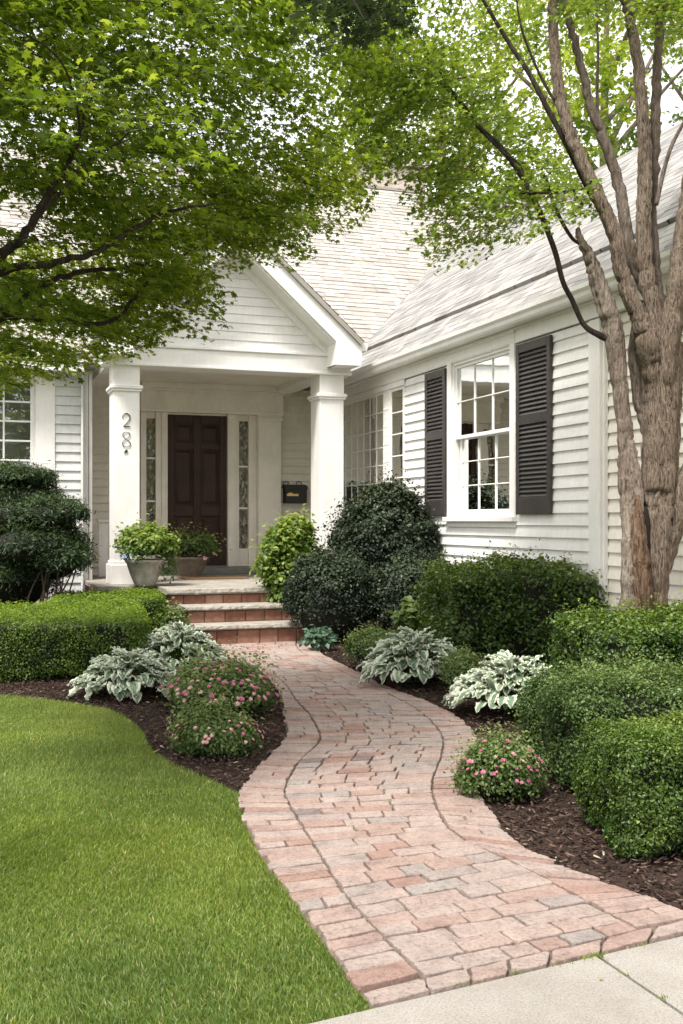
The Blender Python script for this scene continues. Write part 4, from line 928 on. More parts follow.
mb = MB(); mb.box(XA(84, YL), XA(88, YL), YL - .035, YL + .05, 0, 3.05, bev=.003); mb.box(XA(88.6, YL), XA(92, YL), YL - .035, YL + .05, 0, 3.05, bev=.003); mb.build('corner_board', M['white'], house)
mb = MB(); mb.box(XA(81.2, YL - .1), XA(84, YL - .1), YL - .13, YL - .04, .1, 3.0, bev=.012); mb.build('downspout', M['grayclap'], house)
mb = MB(); mb.box(LW[1] + .02, LW[1] + .24, YL - .03, YL + .02, 1.0, 3.04, bev=.003); mb.box(LW[0] - .1, LW[1] + .02, YL - .03, YL + .02, LW[3], 3.04, bev=.003); mb.box(LW[0] - .1, LW[1] + .26, YL - .06, YL + .02, LW[2] - .08, LW[2], bev=.004); mb.box(LW[0] - .1, LW[1] + .24, YL - .025, YL + .015, .05, LW[2] - .08)
lw = mb.build('window', M['white'], house, label='left window with small white panes above the yew'); Pl = (0, YL)
sash(lw, Pl, ux, ny, LW[0], LW[1], LW[2], LW[3], 9, 6, -.05, fr=.04, mun=.022)
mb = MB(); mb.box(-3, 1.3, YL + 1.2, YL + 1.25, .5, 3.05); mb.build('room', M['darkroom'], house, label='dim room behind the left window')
mb = MB(); mb.box(XA(98.5, YD - .4), XA(108, YD - .4), YD - .42, YD - .38, FZ, 1.22, bev=.004); mb.box(XA(97.5, YD - .4), XA(109, YD - .4), YD - .45, YD - .35, 1.22, 1.26, bev=.004); mb.build('side_panel', M['white'], house)
mb = MB(); mb.box(-7, 1.35, YE + .0, YE + .05, 3.0, 3.12); mb.box(-7, 1.35, YE + .05, YL, 3.03, 3.05); mb.build('frieze', M['white'], house, label='eave board left of the porch')

# ---------------------------------------------------------------- steps
st = thing('front_steps', 'three brick steps with rough stone treads leading to the porch', 'steps', (2.65, 10.9, 0))
levels = [(10.42, 0.20, XA(196, 10.4), XA(322, 10.4)), (10.74, .37, XA(185, 10.7), XA(315, 10.7)), (11.06, .53, XA(168, 11.0), XA(305, 11.0))]
zb = -.01
for k, (y, z, x0, x1) in enumerate(levels):
    yb = levels[k + 1][0] + .04 if k < 2 else 11.79; tk = .045 if k < 2 else .06
    mb = MB(); mb.box(x0 + .045, x1 - .045, y + .055, yb + .3 if k < 2 else yb, -.01 if k == 0 else zb - .05, z - tk); mb.build('riser_core', M['mortar'], st)
    mb = MB(); zz0 = -.005 if k == 0 else zb + .003; zz1 = z - tk - .004; nrow = 1 if zz1 - zz0 < .16 else 2
    for rI in range(nrow):
        a = zz0 + (zz1 - zz0) * rI / nrow; b = zz0 + (zz1 - zz0) * (rI + 1) / nrow - .006; xx = x0 + .04 + (0.0 if rI else -.0)
        first = rng.uniform(.10, .2)
        while xx < x1 - .05:
            xe = min(xx + first, x1 - .04); first = rng.uniform(.185, .235); mb.box(xx + .004, xe - .004, y + .035 + rng.uniform(0, .004), y + .058, a, b, bev=.004); xx = xe
    for sx_, xa in ((-1, x0 + .04), (1, x1 - .04)): mb.box(min(xa, xa + sx_ * .004), max(xa, xa + sx_ * .004), y + .06, yb, zz0, zz1)
    mb.build('riser', M['redbrick'], st)
    # rough tread with an uneven nose
    nX = 46; V = []; xs = np.linspace(x0, x1, nX); ch = rng.uniform(-.006, .006, nX)
    prof = [(.006, z - tk), (-.004, z - tk * .7), (0, z - tk * .35), (.004, z - .006), (.016, z)]
    for i, x in enumerate(xs):
        for (o_, zz) in prof: V.append((x, y + o_ + ch[i] * (1 if o_ < .01 else .4) + rng.uniform(-.003, .003), zz + (rng.uniform(-.0015, .0015) if zz < z else 0)))
        V.append((x, yb, z)); V.append((x, yb, z - tk))
    k7 = 7; Fc = [(i * k7 + j, i * k7 + (j + 1) % k7, (i + 1) * k7 + (j + 1) % k7, (i + 1) * k7 + j) for i in range(nX - 1) for j in range(k7)] + [tuple(range(k7)), tuple((nX - 1) * k7 + j for j in range(k7 - 1, -1, -1))]
    raw('tread', V, Fc, M['stone'], st, None); zb = z
# door mat
mb = MB(); a, b = XA(183, 12.9), XA(246, 12.9); mb.box(a, b, 12.75, 13.25, FZ + .001, FZ + .018, bev=.004); tag(mb.build('door_mat', M['mat']), 'brown coir mat on the porch floor before the door', 'doormat')
# mailbox
xa, xb = XA(281, YD - .1), XA(306, YD - .1); zc0 = H - (502.6 - HZ) * -1 * 0 + (HZ - 502.8) * 14.3 / F; zc1 = H + (HZ - 484) * 14.3 / F
mbx = thing('mailbox', 'small black wall mailbox with a brass plate right of the door', 'mailbox', ((xa + xb) / 2, YD - .02, zc0))
mb = MB(); mb.box(xa + .05, xb - .0, YD - .15, YD - .022, zc0, zc1 - .03, bev=.008); mb.build('body', M['black'], mbx)
mb = MB(); mb.prism([(YD - .165, zc1 - .06), (YD - .16, zc1 - .028), (YD - .10, zc1 - .0), (YD - .022, zc1 + .012), (YD - .022, zc1 - .03), (YD - .15, zc1 - .03)], 'x', xa + .042, xb + .008); mb.build('lid', M['black'], mbx)
mb = MB(); mb.box(xa + .07, xa + .235, YD - .157, YD - .151, zc0 + .10, zc0 + .13); mb.box(xa + .09, xa + .15, YD - .158, YD - .152, zc0 + .13, zc0 + .145); mb.build('plate', M['brass'], mbx)
mb = MB()
for (cx_, s_) in ((xa + .10, 1), (xb - .09, -1)):
    mb.tube(catmull([(cx_ - .05 * s_, YD - .03, zc1 + .005), (cx_ - .04 * s_, YD - .03, zc1 + .045), (cx_ + .01 * s_, YD - .03, zc1 + .055), (cx_ + .03 * s_, YD - .03, zc1 + .03), (cx_ + .01 * s_, YD - .03, zc1 + .02)], 5), .005, 6)
mb.tube([(xa + .0, YD - .05, zc1 - .02), (xa + .0, YD - .05, zc0)], .006, 6); mb.tube([(xa + .0, YD - .05, zc1 - .03), (xa + .06, YD - .05, zc1 - .03)], .005, 6); mb.tube([(xa + .0, YD - .05, zc0 + .02), (xa + .06, YD - .05, zc0 + .02)], .005, 6)
mb.build('bracket', M['black'], mbx)
# planters
def planter(label, px, Y, r, h, m, prof=None):
    x = XA(px, Y); o = thing('planter', label, 'planter', (x, Y, FZ)); mb = MB()
    pr = [(r * .50, 0), (r * .54, .02), (r * .76, h * .45), (r * .93, h * .86), (r * 1.0, h * .9), (r * 1.02, h), (r * .90, h), (r * .86, h * .85), (r * .3, h * .82)]
    mb.lathe([(a, FZ + b) for a, b in pr], x, Y, 32); mb.build('pot', m, o, True); 
    mb = MB(); mb.lathe([(.001, FZ + h * .84), (r * .86, FZ + h * .86)], x, Y, 20); mb.build('soil', M['mulch'], o); return x, Y, FZ + h
x, y, z = planter('tapered pale stone planter in front of the numbered column', 145, 11.72, .215, .29, M['pot'])
o = shrub('potted_plant', 'lime green leafy plant spilling over the pale stone planter', 'plant', (x + .04, y, z + .13), (.30, .26, .20), M['lime'], 'ell', 4200, .048, seed=81, lump=.06, freq=7, depth=.18, sprig=.10, core=.55, stems=False, up=.8)
flowers(o, (x - .12, y - .08, z + .03), (.12, .12, .06), 22, [2], 81, 1.6)
p = np.array([x + .26, y - .06, z - .10])
shrub('trailing_plant', 'trailing green stems hanging at the right side of the stone planter', 'plant', (p[0], p[1], p[2] + .0), (.10, .10, .24), M['fern'], 'ell', 700, .045, seed=82, lump=.04, freq=8, depth=.08, core=0, stems=False)
x, y, z = planter('brown planter half hidden beside the front door', 190, 13.25, .24, .26, M['basket'])
o = shrub('potted_plant', 'mid green plant arching over the brown planter by the door', 'plant', (x + .02, y, z + .12), (.33, .26, .19), M['fern'], 'ell', 3200, .046, seed=83, lump=.07, freq=7, depth=.18, sprig=.12, core=.5, stems=False, up=.8)
flowers(o, (x + .15, y - .12, z - .02), (.16, .12, .08), 14, [1], 83, 1.4)

# ---------------------------------------------------------------- TREES
def limbs(root, name, pts, m, seed, sides=14, rough=.05, per=8, label=None):
    """pts: (px, py, depth, radius in px)"""
    if root.name == 'multi_stem_tree' and name != 'trunk': pts = [(a, b, d, r * (.80 if b < 330 else .92)) for (a, b, d, r) in pts]
    if root.name == 'maple_tree': pts = [(a, b, d * .84, r * .82) for (a, b, d, r) in pts]
    P3 = np.array([P(a, b, d) for (a, b, d, r) in pts]); R = np.array([r * d / F for (a, b, d, r) in pts]); q = catmull(np.column_stack([P3, R]), per)
    if sides >= 12:
        rg = np.random.default_rng(seed); q[1:-1, :3] += rg.normal(0, .004, (len(q) - 2, 3))
    V, Fc = tube_geo(q[:, :3], q[:, 3], sides, rough, seed); n = sides; fs = [tuple(f) for f in Fc] + [tuple(range(n - 1, -1, -1)), tuple(range(len(V) - n, len(V)))]
    return raw(name, V, fs, m, root, None, True, None, label)
def sprays(name, m, root, cen, per, rad, size, seed, tmpl=MAPLE, flat=.22, droop=.25, label=None, twig=True, tw=.0014, jit=.55, origin=None):
    """cen (n,3): leafy shoots; each a flat drooping fan of leaves on a thin twig"""
    rg = np.random.default_rng(seed); n = len(cen); per_n = np.maximum(6, (per * rg.uniform(.6, 1.4, n)).astype(int)); idx = np.repeat(np.arange(n), per_n); N = len(idx)
    az = rg.uniform(0, 2 * PI, n)
    if origin is not None:
        dv = cen[:, :2] - np.array(origin)[:2]; az = np.arctan2(dv[:, 1], dv[:, 0]) + rg.normal(0, .7, n)
    dr = np.stack([np.cos(az), np.sin(az)], -1); rr = rad * rg.uniform(.6, 1.3, n)
    t = rg.uniform(-1, 1, N); wdt = rg.normal(0, .38, N) * (1.1 - .5 * np.abs(t)); d = dr[idx]; sd = np.stack([-d[:, 1], d[:, 0]], -1)
    xy = d * (t * rr[idx])[:, None] + sd * (wdt * rr[idx])[:, None]; z = -droop * rr[idx] * (t * .8 + .4 * t * t) + rg.normal(0, flat * .35, N) * rr[idx]
    Cn = cen[idx] + np.column_stack([xy, z]); Nn = np.column_stack([rg.normal(0, jit, (N, 2)) + d * .35, np.ones(N)]); T = np.column_stack([d * .9 + rg.normal(0, .6, (N, 2)), rg.normal(-.25, .3, N)])
    rnd = np.clip(rg.normal(.45, .2, N) + .12 * rg.normal(size=n)[idx], 0, 1); sz = size * rg.uniform(.65, 1.2, N)
    leaves(name, Cn, Nn, sz, m, root, tmpl, rnd, seed, T, label)
    if twig:
        V = []; Fc = []; b = 0
        for i in range(n):
            tt = np.linspace(-1.1, .9, 5); q = cen[i] + np.column_stack([dr[i][None] * (tt * rr[i])[:, None], -droop * rr[i] * (tt * .8 + .4 * tt * tt) - .008])
            v, f = tube_geo(q, np.linspace(tw * 1.5, tw * .6, 5), 4); V.append(v); Fc.append(f + b); b += len(v)
        raw('twigs_or_dark_core', np.vstack(V), np.vstack(Fc), M['barkdark'], root, None)
def polysample(poly, n, rg, dens=None):
    poly = np.array(poly, float); out = []; k = 0
    while k < n:
        p = rg.uniform(poly.min(0), poly.max(0), (n * 2, 2)); p = p[pip(p, poly)]
        if dens is not None: p = p[rg.random(len(p)) < dens(p)]
        out.append(p); k += len(p)
    return np.vstack(out)[:n]
def unproj(p, d): return np.array([P(a, b, c) for (a, b), c in zip(p, d)])

# --- Japanese maple, trunk standing left of the frame
mt_ = thing('maple_tree', 'spreading maple reaching in from the left over the lawn and porch', 'tree', (*G(-330, 755)[:2], 0))
rg = np.random.default_rng(301)
limbs(mt_, 'trunk', [(-330, 780, 5.6, 30), (-325, 600, 5.6, 24), (-300, 450, 5.6, 21), (-240, 370, 5.6, 18), (-160, 320, 5.5, 14)], M['barkdark'], 1)
limbs(mt_, 'limb', [(-160, 320, 5.5, 13), (-60, 285, 5.4, 9), (0, 257, 5.3, 6.5), (30, 228, 5.3, 5.2), (50, 190, 5.3, 4.2), (67, 166, 5.3, 3.2), (80, 130, 5.4, 2.4), (92, 98, 5.5, 1.5)], M['barkdark'], 2)
limbs(mt_, 'limb', [(-160, 320, 5.5, 12), (-60, 310, 5.6, 8), (0, 272, 5.7, 5.5), (55, 262, 5.7, 4.2), (97, 251, 5.8, 3.5), (149, 219, 6.0, 2.8), (178, 209, 6.1, 2), (215, 204, 6.3, 1.2)], M['barkdark'], 3)
limbs(mt_, 'limb', [(-160, 320, 5.5, 10), (-60, 330, 5.8, 7), (0, 312, 6.0, 5), (40, 287, 6.0, 4), (80, 272, 6.2, 3), (120, 268, 6.4, 2), (150, 262, 6.6, 1.2)], M['barkdark'], 4)
limbs(mt_, 'limb', [(-160, 320, 5.5, 9), (-40, 330, 6.2, 5.5), (0, 318, 6.3, 4), (60, 320, 6.5, 3), (108, 322, 6.6, 2.6), (132, 300, 6.7, 2.2), (147, 283, 6.8, 1.8), (190, 250, 7.0, 1)], M['barkdark'], 5)
limbs(mt_, 'branch', [(41, 212, 5.3, 3.2), (58, 196, 5.3, 2.6), (84, 164, 5.3, 2.2), (108, 149, 5.4, 1.4), (128, 140, 5.5, .8)], M['barkdark'], 6, 8)
limbs(mt_, 'branch', [(84, 164, 5.3, 2), (100, 152, 5.3, 1.8), (118, 143, 5.4, 1.4), (140, 120, 5.5, .8)], M['barkdark'], 7, 8)
limbs(mt_, 'branch', [(67, 166, 5.3, 2.2), (80, 130, 5.2, 1.5), (60, 60, 5, 1.2), (0, 20, 4.8, .9)], M['barkdark'], 8, 8)
limbs(mt_, 'limb', [(-240, 370, 5.6, 11), (-140, 180, 4.9, 9), (-60, 20, 4.6, 6), (40, -50, 4.9, 4), (180, -90, 5, 2.5), (300, -90, 5, 1.4)], M['barkdark'], 9)
org = P(-250, 350, 5.6)
polyB = [(90, 215), (352, 150), (350, 205), (318, 238), (262, 262), (208, 272), (190, 305), (168, 335), (120, 356), (40, 372), (-60, 385), (-60, 300)]
polyA = [(-120, -80), (420, -80), (400, 30), (372, 110), (352, 165), (348, 205), (318, 238), (262, 262), (205, 272), (188, 305), (165, 335), (120, 352), (88, 352), (55, 362), (30, 372), (-120, 390)]
def densA(p):
    d = np.ones(len(p)); x, y = p[:, 0], p[:, 1]
    d *= np.where((x > 290) & (y < 190), .8, 1); d *= np.where((y > 225) & (x < 190), .8, 1); n_ = noise3(np.column_stack([p / 38, np.zeros(len(p))]), 1.0, 91); d *= np.clip(.85 + .6 * n_, .12, 1); return d
sh = lambda pl: [(a, b - (12 if a > 100 and b > 140 else 0)) for a, b in pl]
polyA = sh(polyA); polyB = sh(polyB)
pa = polysample(polyA, 950, rg, densA); 
pb = polysample(polyB, 260, rg); sprays('crown', M['mapleglow'], mt_, unproj(pb, 6.0 + rg.uniform(-.7, 1.0, len(pb)) + .4), 66, .22, .034, 314, origin=org, label='lower crown leaves, coloured lighter to glow as if lit')
da = 5.0 + 1.9 * (pa[:, 0] / 400) + rg.uniform(-.9, 1.3, len(pa)) + np.clip((pa[:, 1] - 200) / 150, 0, 1) * .7
sprays('crown', M['maple'], mt_, unproj(pa, da), 62, .26, .045, 311, origin=org)
edge = [(352, 200), (340, 190), (350, 168), (322, 236), (300, 246), (268, 262), (240, 266), (208, 268), (200, 288), (186, 312), (172, 330), (158, 325), (140, 358), (136, 348), (118, 362), (100, 366), (80, 368), (64, 372), (40, 385), (18, 392), (0, 398), (150, 300), (175, 290), (250, 250), (215, 275), (-20, 400), (120, 340), (128, 352)]
pu = rg.uniform((-350, -430), (230, -60), (190, 2)); sprays('crown', M['maple'], mt_, unproj(pu, rg.uniform(4.0, 6.8, len(pu))), 46, .30, .06, 315, origin=org, label='upper crown of the maple')
pe = np.array(edge, float); pe = np.vstack([pe, pe + rg.normal(0, 7, pe.shape)]) - np.array([10, 13]); de = 6.4 + rg.uniform(-.4, .6, len(pe))
sprays('crown', M['mapleglow'], mt_, unproj(pe, de), 50, .14, .032, 312, origin=org, twig=False, label='leafy branch tips over the porch')
# large near leaves
pn = polysample([(-60, -60), (240, -60), (230, 60), (190, 160), (150, 190), (60, 170), (-60, 200)], 60, rg); dn_ = rg.uniform(3.9, 4.8, len(pn))
sprays('crown', M['maple'], mt_, unproj(pn, dn_), 24, .20, .052, 313, origin=org, label='nearest leaves of the maple')

# --- multi-stemmed tree at the right
tr = thing('multi_stem_tree', 'gnarled multi stemmed tree with weathered bark in front of the wing', 'tree', (*P(645, 600, 6.9)[:2], 0))
D = 6.9
limbs(tr, 'trunk', [(650, 735, D, 30), (648, 660, D, 24), (649, 600, D, 18), (653, 560, D, 18.5), (657, 520, D, 19), (660, 480, D, 17.5), (661, 430, D, 17), (662, 390, D, 18.5), (664, 355, D, 19), (666, 325, D, 12)], M['bark'], 21, 40, .11)
limbs(tr, 'trunk', [(632, 735, D - .05, 20), (632, 660, D - .05, 17), (634, 600, D - .08, 14), (634, 560, D - .09, 13), (633, 520, D - .08, 11), (630, 485, D - .03, 11), (627, 450, D, 8), (624, 420, D, 7), (619, 380, D, 7.5), (614, 335, D, 9.5), (606, 305, D, 9.5), (597, 278, D, 8), (589, 255, D, 5.5), (582, 243, D, 4), (577, 228, D, 2)], M['barkpale'], 22, 30, .16, label='pale weathered stem with loose bark')
limbs(tr, 'trunk', [(646, 735, D - .08, 20), (645, 640, D - .16, 12), (644, 600, D - .17, 9), (641, 560, D - .165, 8), (638, 525, D - .15, 6), (637, 495, D - .10, 3)], M['barkred'], 23, 24, .2, label='exposed reddish heartwood')
mb = MB()
def blobh(c, r, sx=1, sz=1.8, seed=0):
    rgx = np.random.default_rng(seed); v = []; f = []; n = 14; m_ = 9
    for i in range(m_):
        th = PI * (i + .5) / m_
        for j in range(n): a = 2 * PI * j / n; k = 1 + .22 * rgx.uniform(-1, 1); v.append((c[0] + r * sx * k * math.sin(th) * math.cos(a), c[1] + r * .6 * k * math.sin(th) * math.sin(a), c[2] + r * sz * math.cos(th)))
    for i in range(m_ - 1):
        for j in range(n): q_ = i * n + j; w_ = i * n + (j + 1) % n; f.append((q_, w_, w_ + n, q_ + n))
    mb.add(v, f)
blobh(P(646, 535, D - .105), .034, .8, 5.5, 2); mb.build('hollow', M['hollow'], tr); mb = MB(); blobh(P(670, 512, D - .085), .024, 1, 5.0, 4); blobh(P(628, 474, D - .055), .018, .8, 1.1, 5)
mb.build('hollow', M['hollow'], tr)
limbs(tr, 'limb', [(652, 600, D, 10), (664, 550, D, 13), (678, 505, D, 13), (694, 465, D, 11), (720, 410, D + .1, 9), (745, 320, D + .2, 7), (760, 200, D + .3, 5), (770, 60, D + .3, 4)], M['bark'], 24, 22, .10)
limbs(tr, 'limb', [(661, 440, D, 5), (659, 400, D - .03, 10), (654, 368, D - .07, 12), (647, 340, D - .1, 11.5), (640, 318, D - .1, 10.5), (630, 297, D - .1, 10), (622, 270, D - .1, 9.5), (614, 235, D - .1, 9), (602, 205, D - .1, 8.5), (590, 180, D - .1, 8), (576, 150, D - .1, 7.5), (566, 122, D - .1, 7.2), (558, 80, D - .1, 6.8), (554, 40, D - .1, 6.4), (553, 0, D - .1, 6), (550, -60, D - .1, 5)], M['bark'], 25, 26, .10)
limbs(tr, 'limb', [(664, 400, D + .03, 6), (662, 345, D + .05, 11), (655, 305, D + .1, 10), (645, 285, D + .1, 9.5), (631, 255, D + .1, 8), (624, 215, D + .1, 7.2), (616, 175, D + .1, 6.6), (604, 140, D + .1, 6.2), (593, 112, D + .1, 5.8), (586, 85, D + .1, 5.2), (576, 45, D + .1, 4.8), (563, 0, D + .1, 4.4), (550, -60, D + .1, 3.6)], M['barksmooth'], 26, 22, .06)
limbs(tr, 'limb', [(664, 410, D, 7), (662, 350, D, 13), (655, 312, D, 11.5), (647, 280, D, 10.5), (644, 240, D, 9.5), (645, 190, D, 9), (645, 150, D, 8.4), (642, 105, D, 7.8), (638, 60, D, 6.8), (631, 25, D, 6.2), (624, -5, D, 5.6), (610, -70, D, 4.6)], M['bark'], 27, 26, .09)
limbs(tr, 'limb', [(664, 410, D + .05, 6), (664, 350, D + .08, 10), (658, 300, D + .1, 9), (653, 250, D + .1, 7.5), (652, 200, D + .1, 6.5), (655, 150, D + .1, 6.2), (656, 100, D + .1, 6), (658, 50, D + .1, 5.4), (661, 0, D + .1, 5), (668, -70, D + .1, 4)], M['barksmooth'], 28, 22, .06)
limbs(tr, 'limb', [(661, 450, D - .02, 6), (663, 400, D - .05, 11), (668, 350, D - .08, 13), (674, 310, D - .08, 12.5), (679, 270, D - .1, 12), (684, 225, D - .1, 11), (690, 180, D - .1, 10), (705, 100, D - .1, 8), (722, 0, D, 6)], M['bark'], 29, 24, .10)
limbs(tr, 'limb', [(657, 470, D + .1, 7), (646, 430, D + .15, 5), (638, 400, D + .15, 5.5), (635, 350, D + .15, 7), (638, 300, D + .15, 6)], M['barkpale'], 30, 18, .14, label='grey stem behind the trunk')
limbs(tr, 'branch', [(606, 338, D, 4), (599, 335, D, 3.6), (584, 325, D, 3.2), (572, 300, D, 3.2), (563, 282, D, 3.2), (556, 255, D, 3.4), (549, 235, D, 3.4), (538, 208, D, 3.4), (525, 182, D, 3.4), (511, 160, D, 3.4), (496, 142, D, 3.2), (480, 128, D, 3), (462, 104, D + .1, 2.8), (450, 90, D + .1, 2.6), (433, 77, D + .1, 2.2), (410, 66, D + .2, 1.9), (387, 57, D + .2, 1.5), (360, 50, D + .3, 1)], M['barkdark'], 31, 10)
limbs(tr, 'branch', [(450, 90, D + .1, 2), (438, 68, D, 1.6), (424, 45, D, 1.3), (410, 20, D, 1)], M['barkdark'], 32, 8)
limbs(tr, 'branch', [(602, 210, D - .05, 4), (592, 196, D - .05, 4), (578, 168, D - .05, 3.8), (560, 132, D - .05, 3.6), (547, 108, D - .05, 3.4), (530, 75, D - .05, 3.1), (511, 46, D - .05, 2.8), (495, 20, D - .05, 2.4), (478, -8, D - .05, 2), (450, -50, D, 1.4)], M['barkdark'], 33, 10)
limbs(tr, 'branch', [(580, 244, D, 2.2), (572, 238, D, 2.4), (562, 222, D, 2.4), (553, 202, D, 2.2), (546, 180, D, 2), (541, 168, D, 1.2)], M['barkdark'], 34, 8)
limbs(tr, 'branch', [(588, 188, D - .1, 2), (562, 192, D - .1, 1.8), (530, 193, D - .1, 1.7), (505, 192, D - .15, 1.6), (485, 196, D - .2, 1.2), (470, 204, D - .2, .7)], M['barkdark'], 35, 8)
limbs(tr, 'branch', [(480, 128, D, 2), (500, 150, D - .1, 1.6), (520, 165, D - .15, 1.3), (527, 190, D - .2, .9)], M['barkdark'], 36, 8)
limbs(tr, 'branch', [(656, 205, D, 3), (664, 170, D, 2.6), (672, 145, D, 2.4), (684, 122, D, 2), (700, 90, D, 1.5)], M['barksmooth'], 37, 8)
limbs(tr, 'branch', [(598, 125, D + .1, 2.4), (597, 90, D + .2, 2), (598, 50, D + .2, 1.6), (596, 0, D + .2, 1.2)], M['barksmooth'], 38, 8)
limbs(tr, 'branch', [(560, 110, D - .1, 2.2), (540, 75, D, 1.8), (522, 30, D, 1.4), (515, -10, D, 1)], M['barkdark'], 39, 8)
rg = np.random.default_rng(401); org = P(660, 200, D)
c1 = polysample([(425, 150), (452, 118), (500, 108), (545, 150), (575, 185), (588, 212), (555, 215), (520, 232), (500, 228), (472, 250), (448, 258), (436, 236), (425, 200)], 120, rg)
c2 = polysample([(340, 60), (360, -40), (560, -60), (700, -60), (700, 20), (560, 20), (520, 60), (500, 110), (450, 140), (430, 178), (400, 160), (352, 150)], 210, rg)
c3 = polysample([(560, -70), (720, -70), (720, 50), (640, 30), (560, 10)], 70, rg)
c4 = polysample([(330, 40), (400, 20), (450, 60), (430, 130), (400, 165), (345, 175)], 110, rg)
cc = np.vstack([c1, c2, c3, c4]); dc = D + .15 + rg.uniform(-.45, .9, len(cc))
sprays('crown', M['tree2'], tr, unproj(cc, dc), 40, .20, .043, 411, origin=org, flat=.5, jit=.7, droop=.35)
ce = np.array([(438, 252), (430, 235), (455, 262), (475, 255), (500, 236), (520, 238), (535, 230), (560, 218), (585, 214), (425, 180), (420, 196), (590, 200), (412, 172), (508, 215), (470, 230)], float); de = D - .2 + rg.uniform(-.3, .3, len(ce))
sprays('crown', M['tree2'], tr, unproj(ce, de), 40, .12, .040, 412, origin=org, twig=False, flat=.5, label='drooping lower leaf clusters')
# overhanging leaves at the top centre, coloured dark as silhouettes, belong to a nearer branch of the maple
pd_ = polysample([(296, -60), (405, -60), (400, 14), (372, 34), (340, 42), (318, 20)], 40, rg); 
sprays('crown', M['mapleshade'], mt_, unproj(pd_, rg.uniform(3.4, 3.9, len(pd_))), 34, .11, .036, 413, label='small leaves coloured dark as silhouettes, hanging at the top of the view')
limbs(mt_, 'branch', [(180, -30, 4.2, 2.5), (260, -30, 3.9, 2), (340, -10, 3.7, 1.5), (365, 20, 3.6, .8)], M['barkdark'], 40, 8)

# --- trees beyond the house
def far_tree(label, x, y, h, r, m, seed, n=420, per=26, leaf=.16, z0=.35):
    o = thing('background_tree', label, 'tree', (x, y, 0), 'trees beyond the house'); rg = np.random.default_rng(seed); mb = MB()
    mb.tube(catmull([(x, y, -.1), (x + .1, y, h * .3), (x - .1, y, h * .6), (x, y, h * .85)], 5), np.linspace(.24, .06, 16), 10); mb.build('trunk', M['bark'], o, True); lb = MB(); cs = []
    for k in range(9):
        a = rg.uniform(0, 2 * PI); zz = h * rg.uniform(.35, .75); ex = r * rg.uniform(.5, .9); e = np.array([x + ex * math.cos(a), y + ex * math.sin(a), zz + h * rg.uniform(.1, .25)])
        lb.tube(catmull([(x, y, zz), (np.array([x, y, zz]) + e) / 2 + rg.normal(0, .15, 3), e], 4), np.linspace(.08, .02, 9), 7); cs.append(e)
    lb.build('limb', M['barksmooth'], o, True)
    cl = rg.normal(size=(26, 3)); cl /= np.linalg.norm(cl, axis=1, keepdims=True); cl = np.array([x, y, h * (z0 + 1) / 2]) + cl * np.array([r, r, h * (1 - z0) / 2]) * rg.uniform(.45, .95, (26, 1))
    c = cl[rg.integers(0, 26, n)] + rg.normal(0, r * .16, (n, 3)); sprays('crown', m, o, c, per, .40, leaf, seed, OVAL, .7, .3, None, False, jit=1.0)
far_tree('tall yellow green tree rising behind the wing roof at the right', 15.2, 23.0, 17.0, 4.2, M['bgleaf'], 501)
far_tree('yellow green tree far behind the wing roof, partly behind the limbs', 12.6, 27.0, 15.5, 3.6, M['bgleaf'], 502)
far_tree('darker green tree at the right edge behind the wing roof', 18.0, 22.0, 17.5, 4.0, M['bgleaf2'], 503)
far_tree('pale tree top showing just above the main ridge near the chimney', 10.3, 27.0, 11.0, 2.1, M['bgleaf2'], 504, 200)
far_tree('broad green tree behind the left end of the house', -3.0, 27.0, 12.0, 4.2, M['bgleaf2'], 505)
# across the road behind the camera, mirrored in the glass
far_tree('street tree across the road behind the viewer, left one', -12, -2, 9.0, 3.2, M['bgleaf2'], 506, 220, 22, .2)
far_tree('street tree across the road behind the viewer, right one', -9, -13, 9.5, 3.4, M['bgleaf2'], 507, 220, 22, .2)

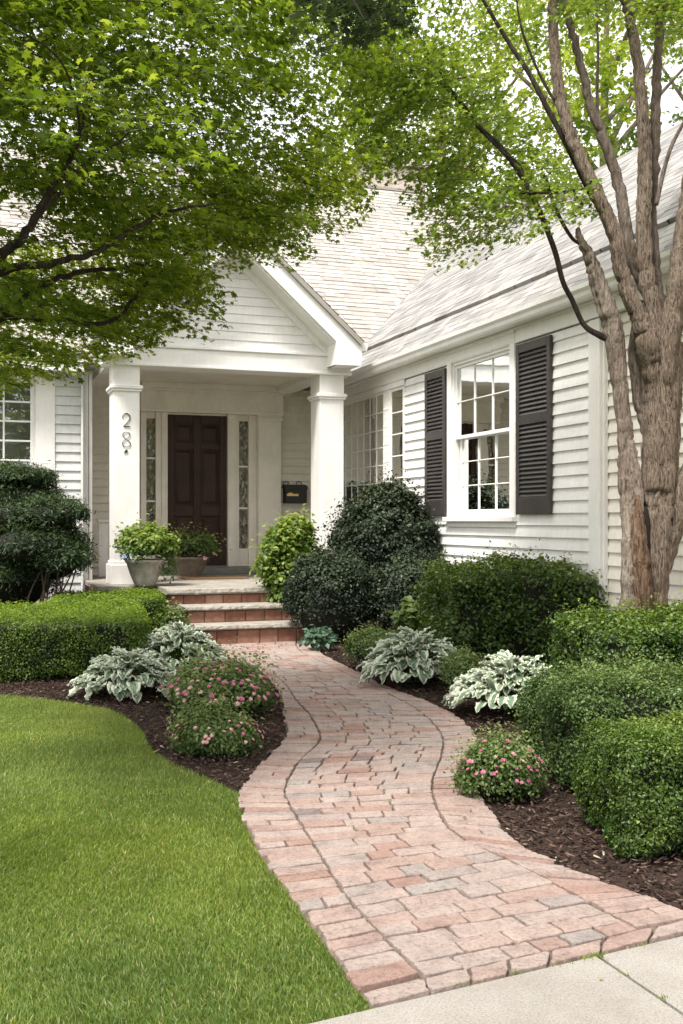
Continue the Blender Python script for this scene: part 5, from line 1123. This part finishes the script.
# ---------------------------------------------------------------- light, sky, camera
AZ = math.radians(232); EL = math.radians(60)   # direction to the sun: compass-like angle from +Y towards +X
sd = np.array([math.sin(AZ) * math.cos(EL), math.cos(AZ) * math.cos(EL), math.sin(EL)])
sun = bpy.data.lights.new('Sun', 'SUN'); sun.energy = 3.5; sun.angle = math.radians(12); sun.color = (1, .955, .895)
so = bpy.data.objects.new('Sun', sun); C.objects.link(so); so.rotation_euler = Vector(sd).to_track_quat('Z', 'Y').to_euler()
w = bpy.data.worlds.new('World'); bpy.context.scene.world = w; w.use_nodes = True; nt = w.node_tree; bg = nt.nodes['Background']
sky = nt.nodes.new('ShaderNodeTexSky'); sky.sky_type = 'NISHITA'; sky.sun_disc = False; sky.sun_elevation = EL; sky.sun_rotation = AZ; sky.dust_density = 3; sky.air_density = 1
hs = nt.nodes.new('ShaderNodeHueSaturation'); hs.inputs['Saturation'].default_value = .22; hs.inputs['Value'].default_value = 1.25; nt.links.new(sky.outputs[0], hs.inputs['Color'])
tc = nt.nodes.new('ShaderNodeTexCoord'); nz = nt.nodes.new('ShaderNodeTexNoise'); nz.inputs['Scale'].default_value = 2.2; nz.inputs['Detail'].default_value = 6; nt.links.new(tc.outputs['Generated'], nz.inputs['Vector'])
rp = nt.nodes.new('ShaderNodeValToRGB'); rp.color_ramp.elements[0].position = .38; rp.color_ramp.elements[1].position = .62; nt.links.new(nz.outputs['Fac'], rp.inputs['Fac'])
mx = nt.nodes.new('ShaderNodeMix'); mx.data_type = 'RGBA'; nt.links.new(rp.outputs['Color'], mx.inputs[0]); nt.links.new(hs.outputs['Color'], mx.inputs[6]); mx.inputs[7].default_value = (10.2, 10.0, 9.75, 1)
nt.links.new(mx.outputs[2], bg.inputs['Color']); bg.inputs['Strength'].default_value = .12

cam = bpy.data.cameras.new('Camera'); co = bpy.data.objects.new('Camera', cam); C.objects.link(co); co.location = (0, 0, H); co.rotation_euler = (PI / 2, 0, -TH)
cam.sensor_fit = 'VERTICAL'; cam.sensor_height = 36; cam.lens = 36 * F / 1024; cam.shift_y = (HZ - 512) / 1024; cam.clip_end = 900; cam.clip_start = .05
sc = bpy.context.scene; sc.camera = co; sc.render.resolution_x = 683; sc.render.resolution_y = 1024
sc.view_settings.view_transform = 'Standard'; sc.view_settings.look = 'None'; sc.view_settings.gamma = 1; sc.view_settings.exposure = .88; sc.view_settings.use_curve_mapping = False
sc.cycles.max_bounces = 8; sc.cycles.transparent_max_bounces = 12
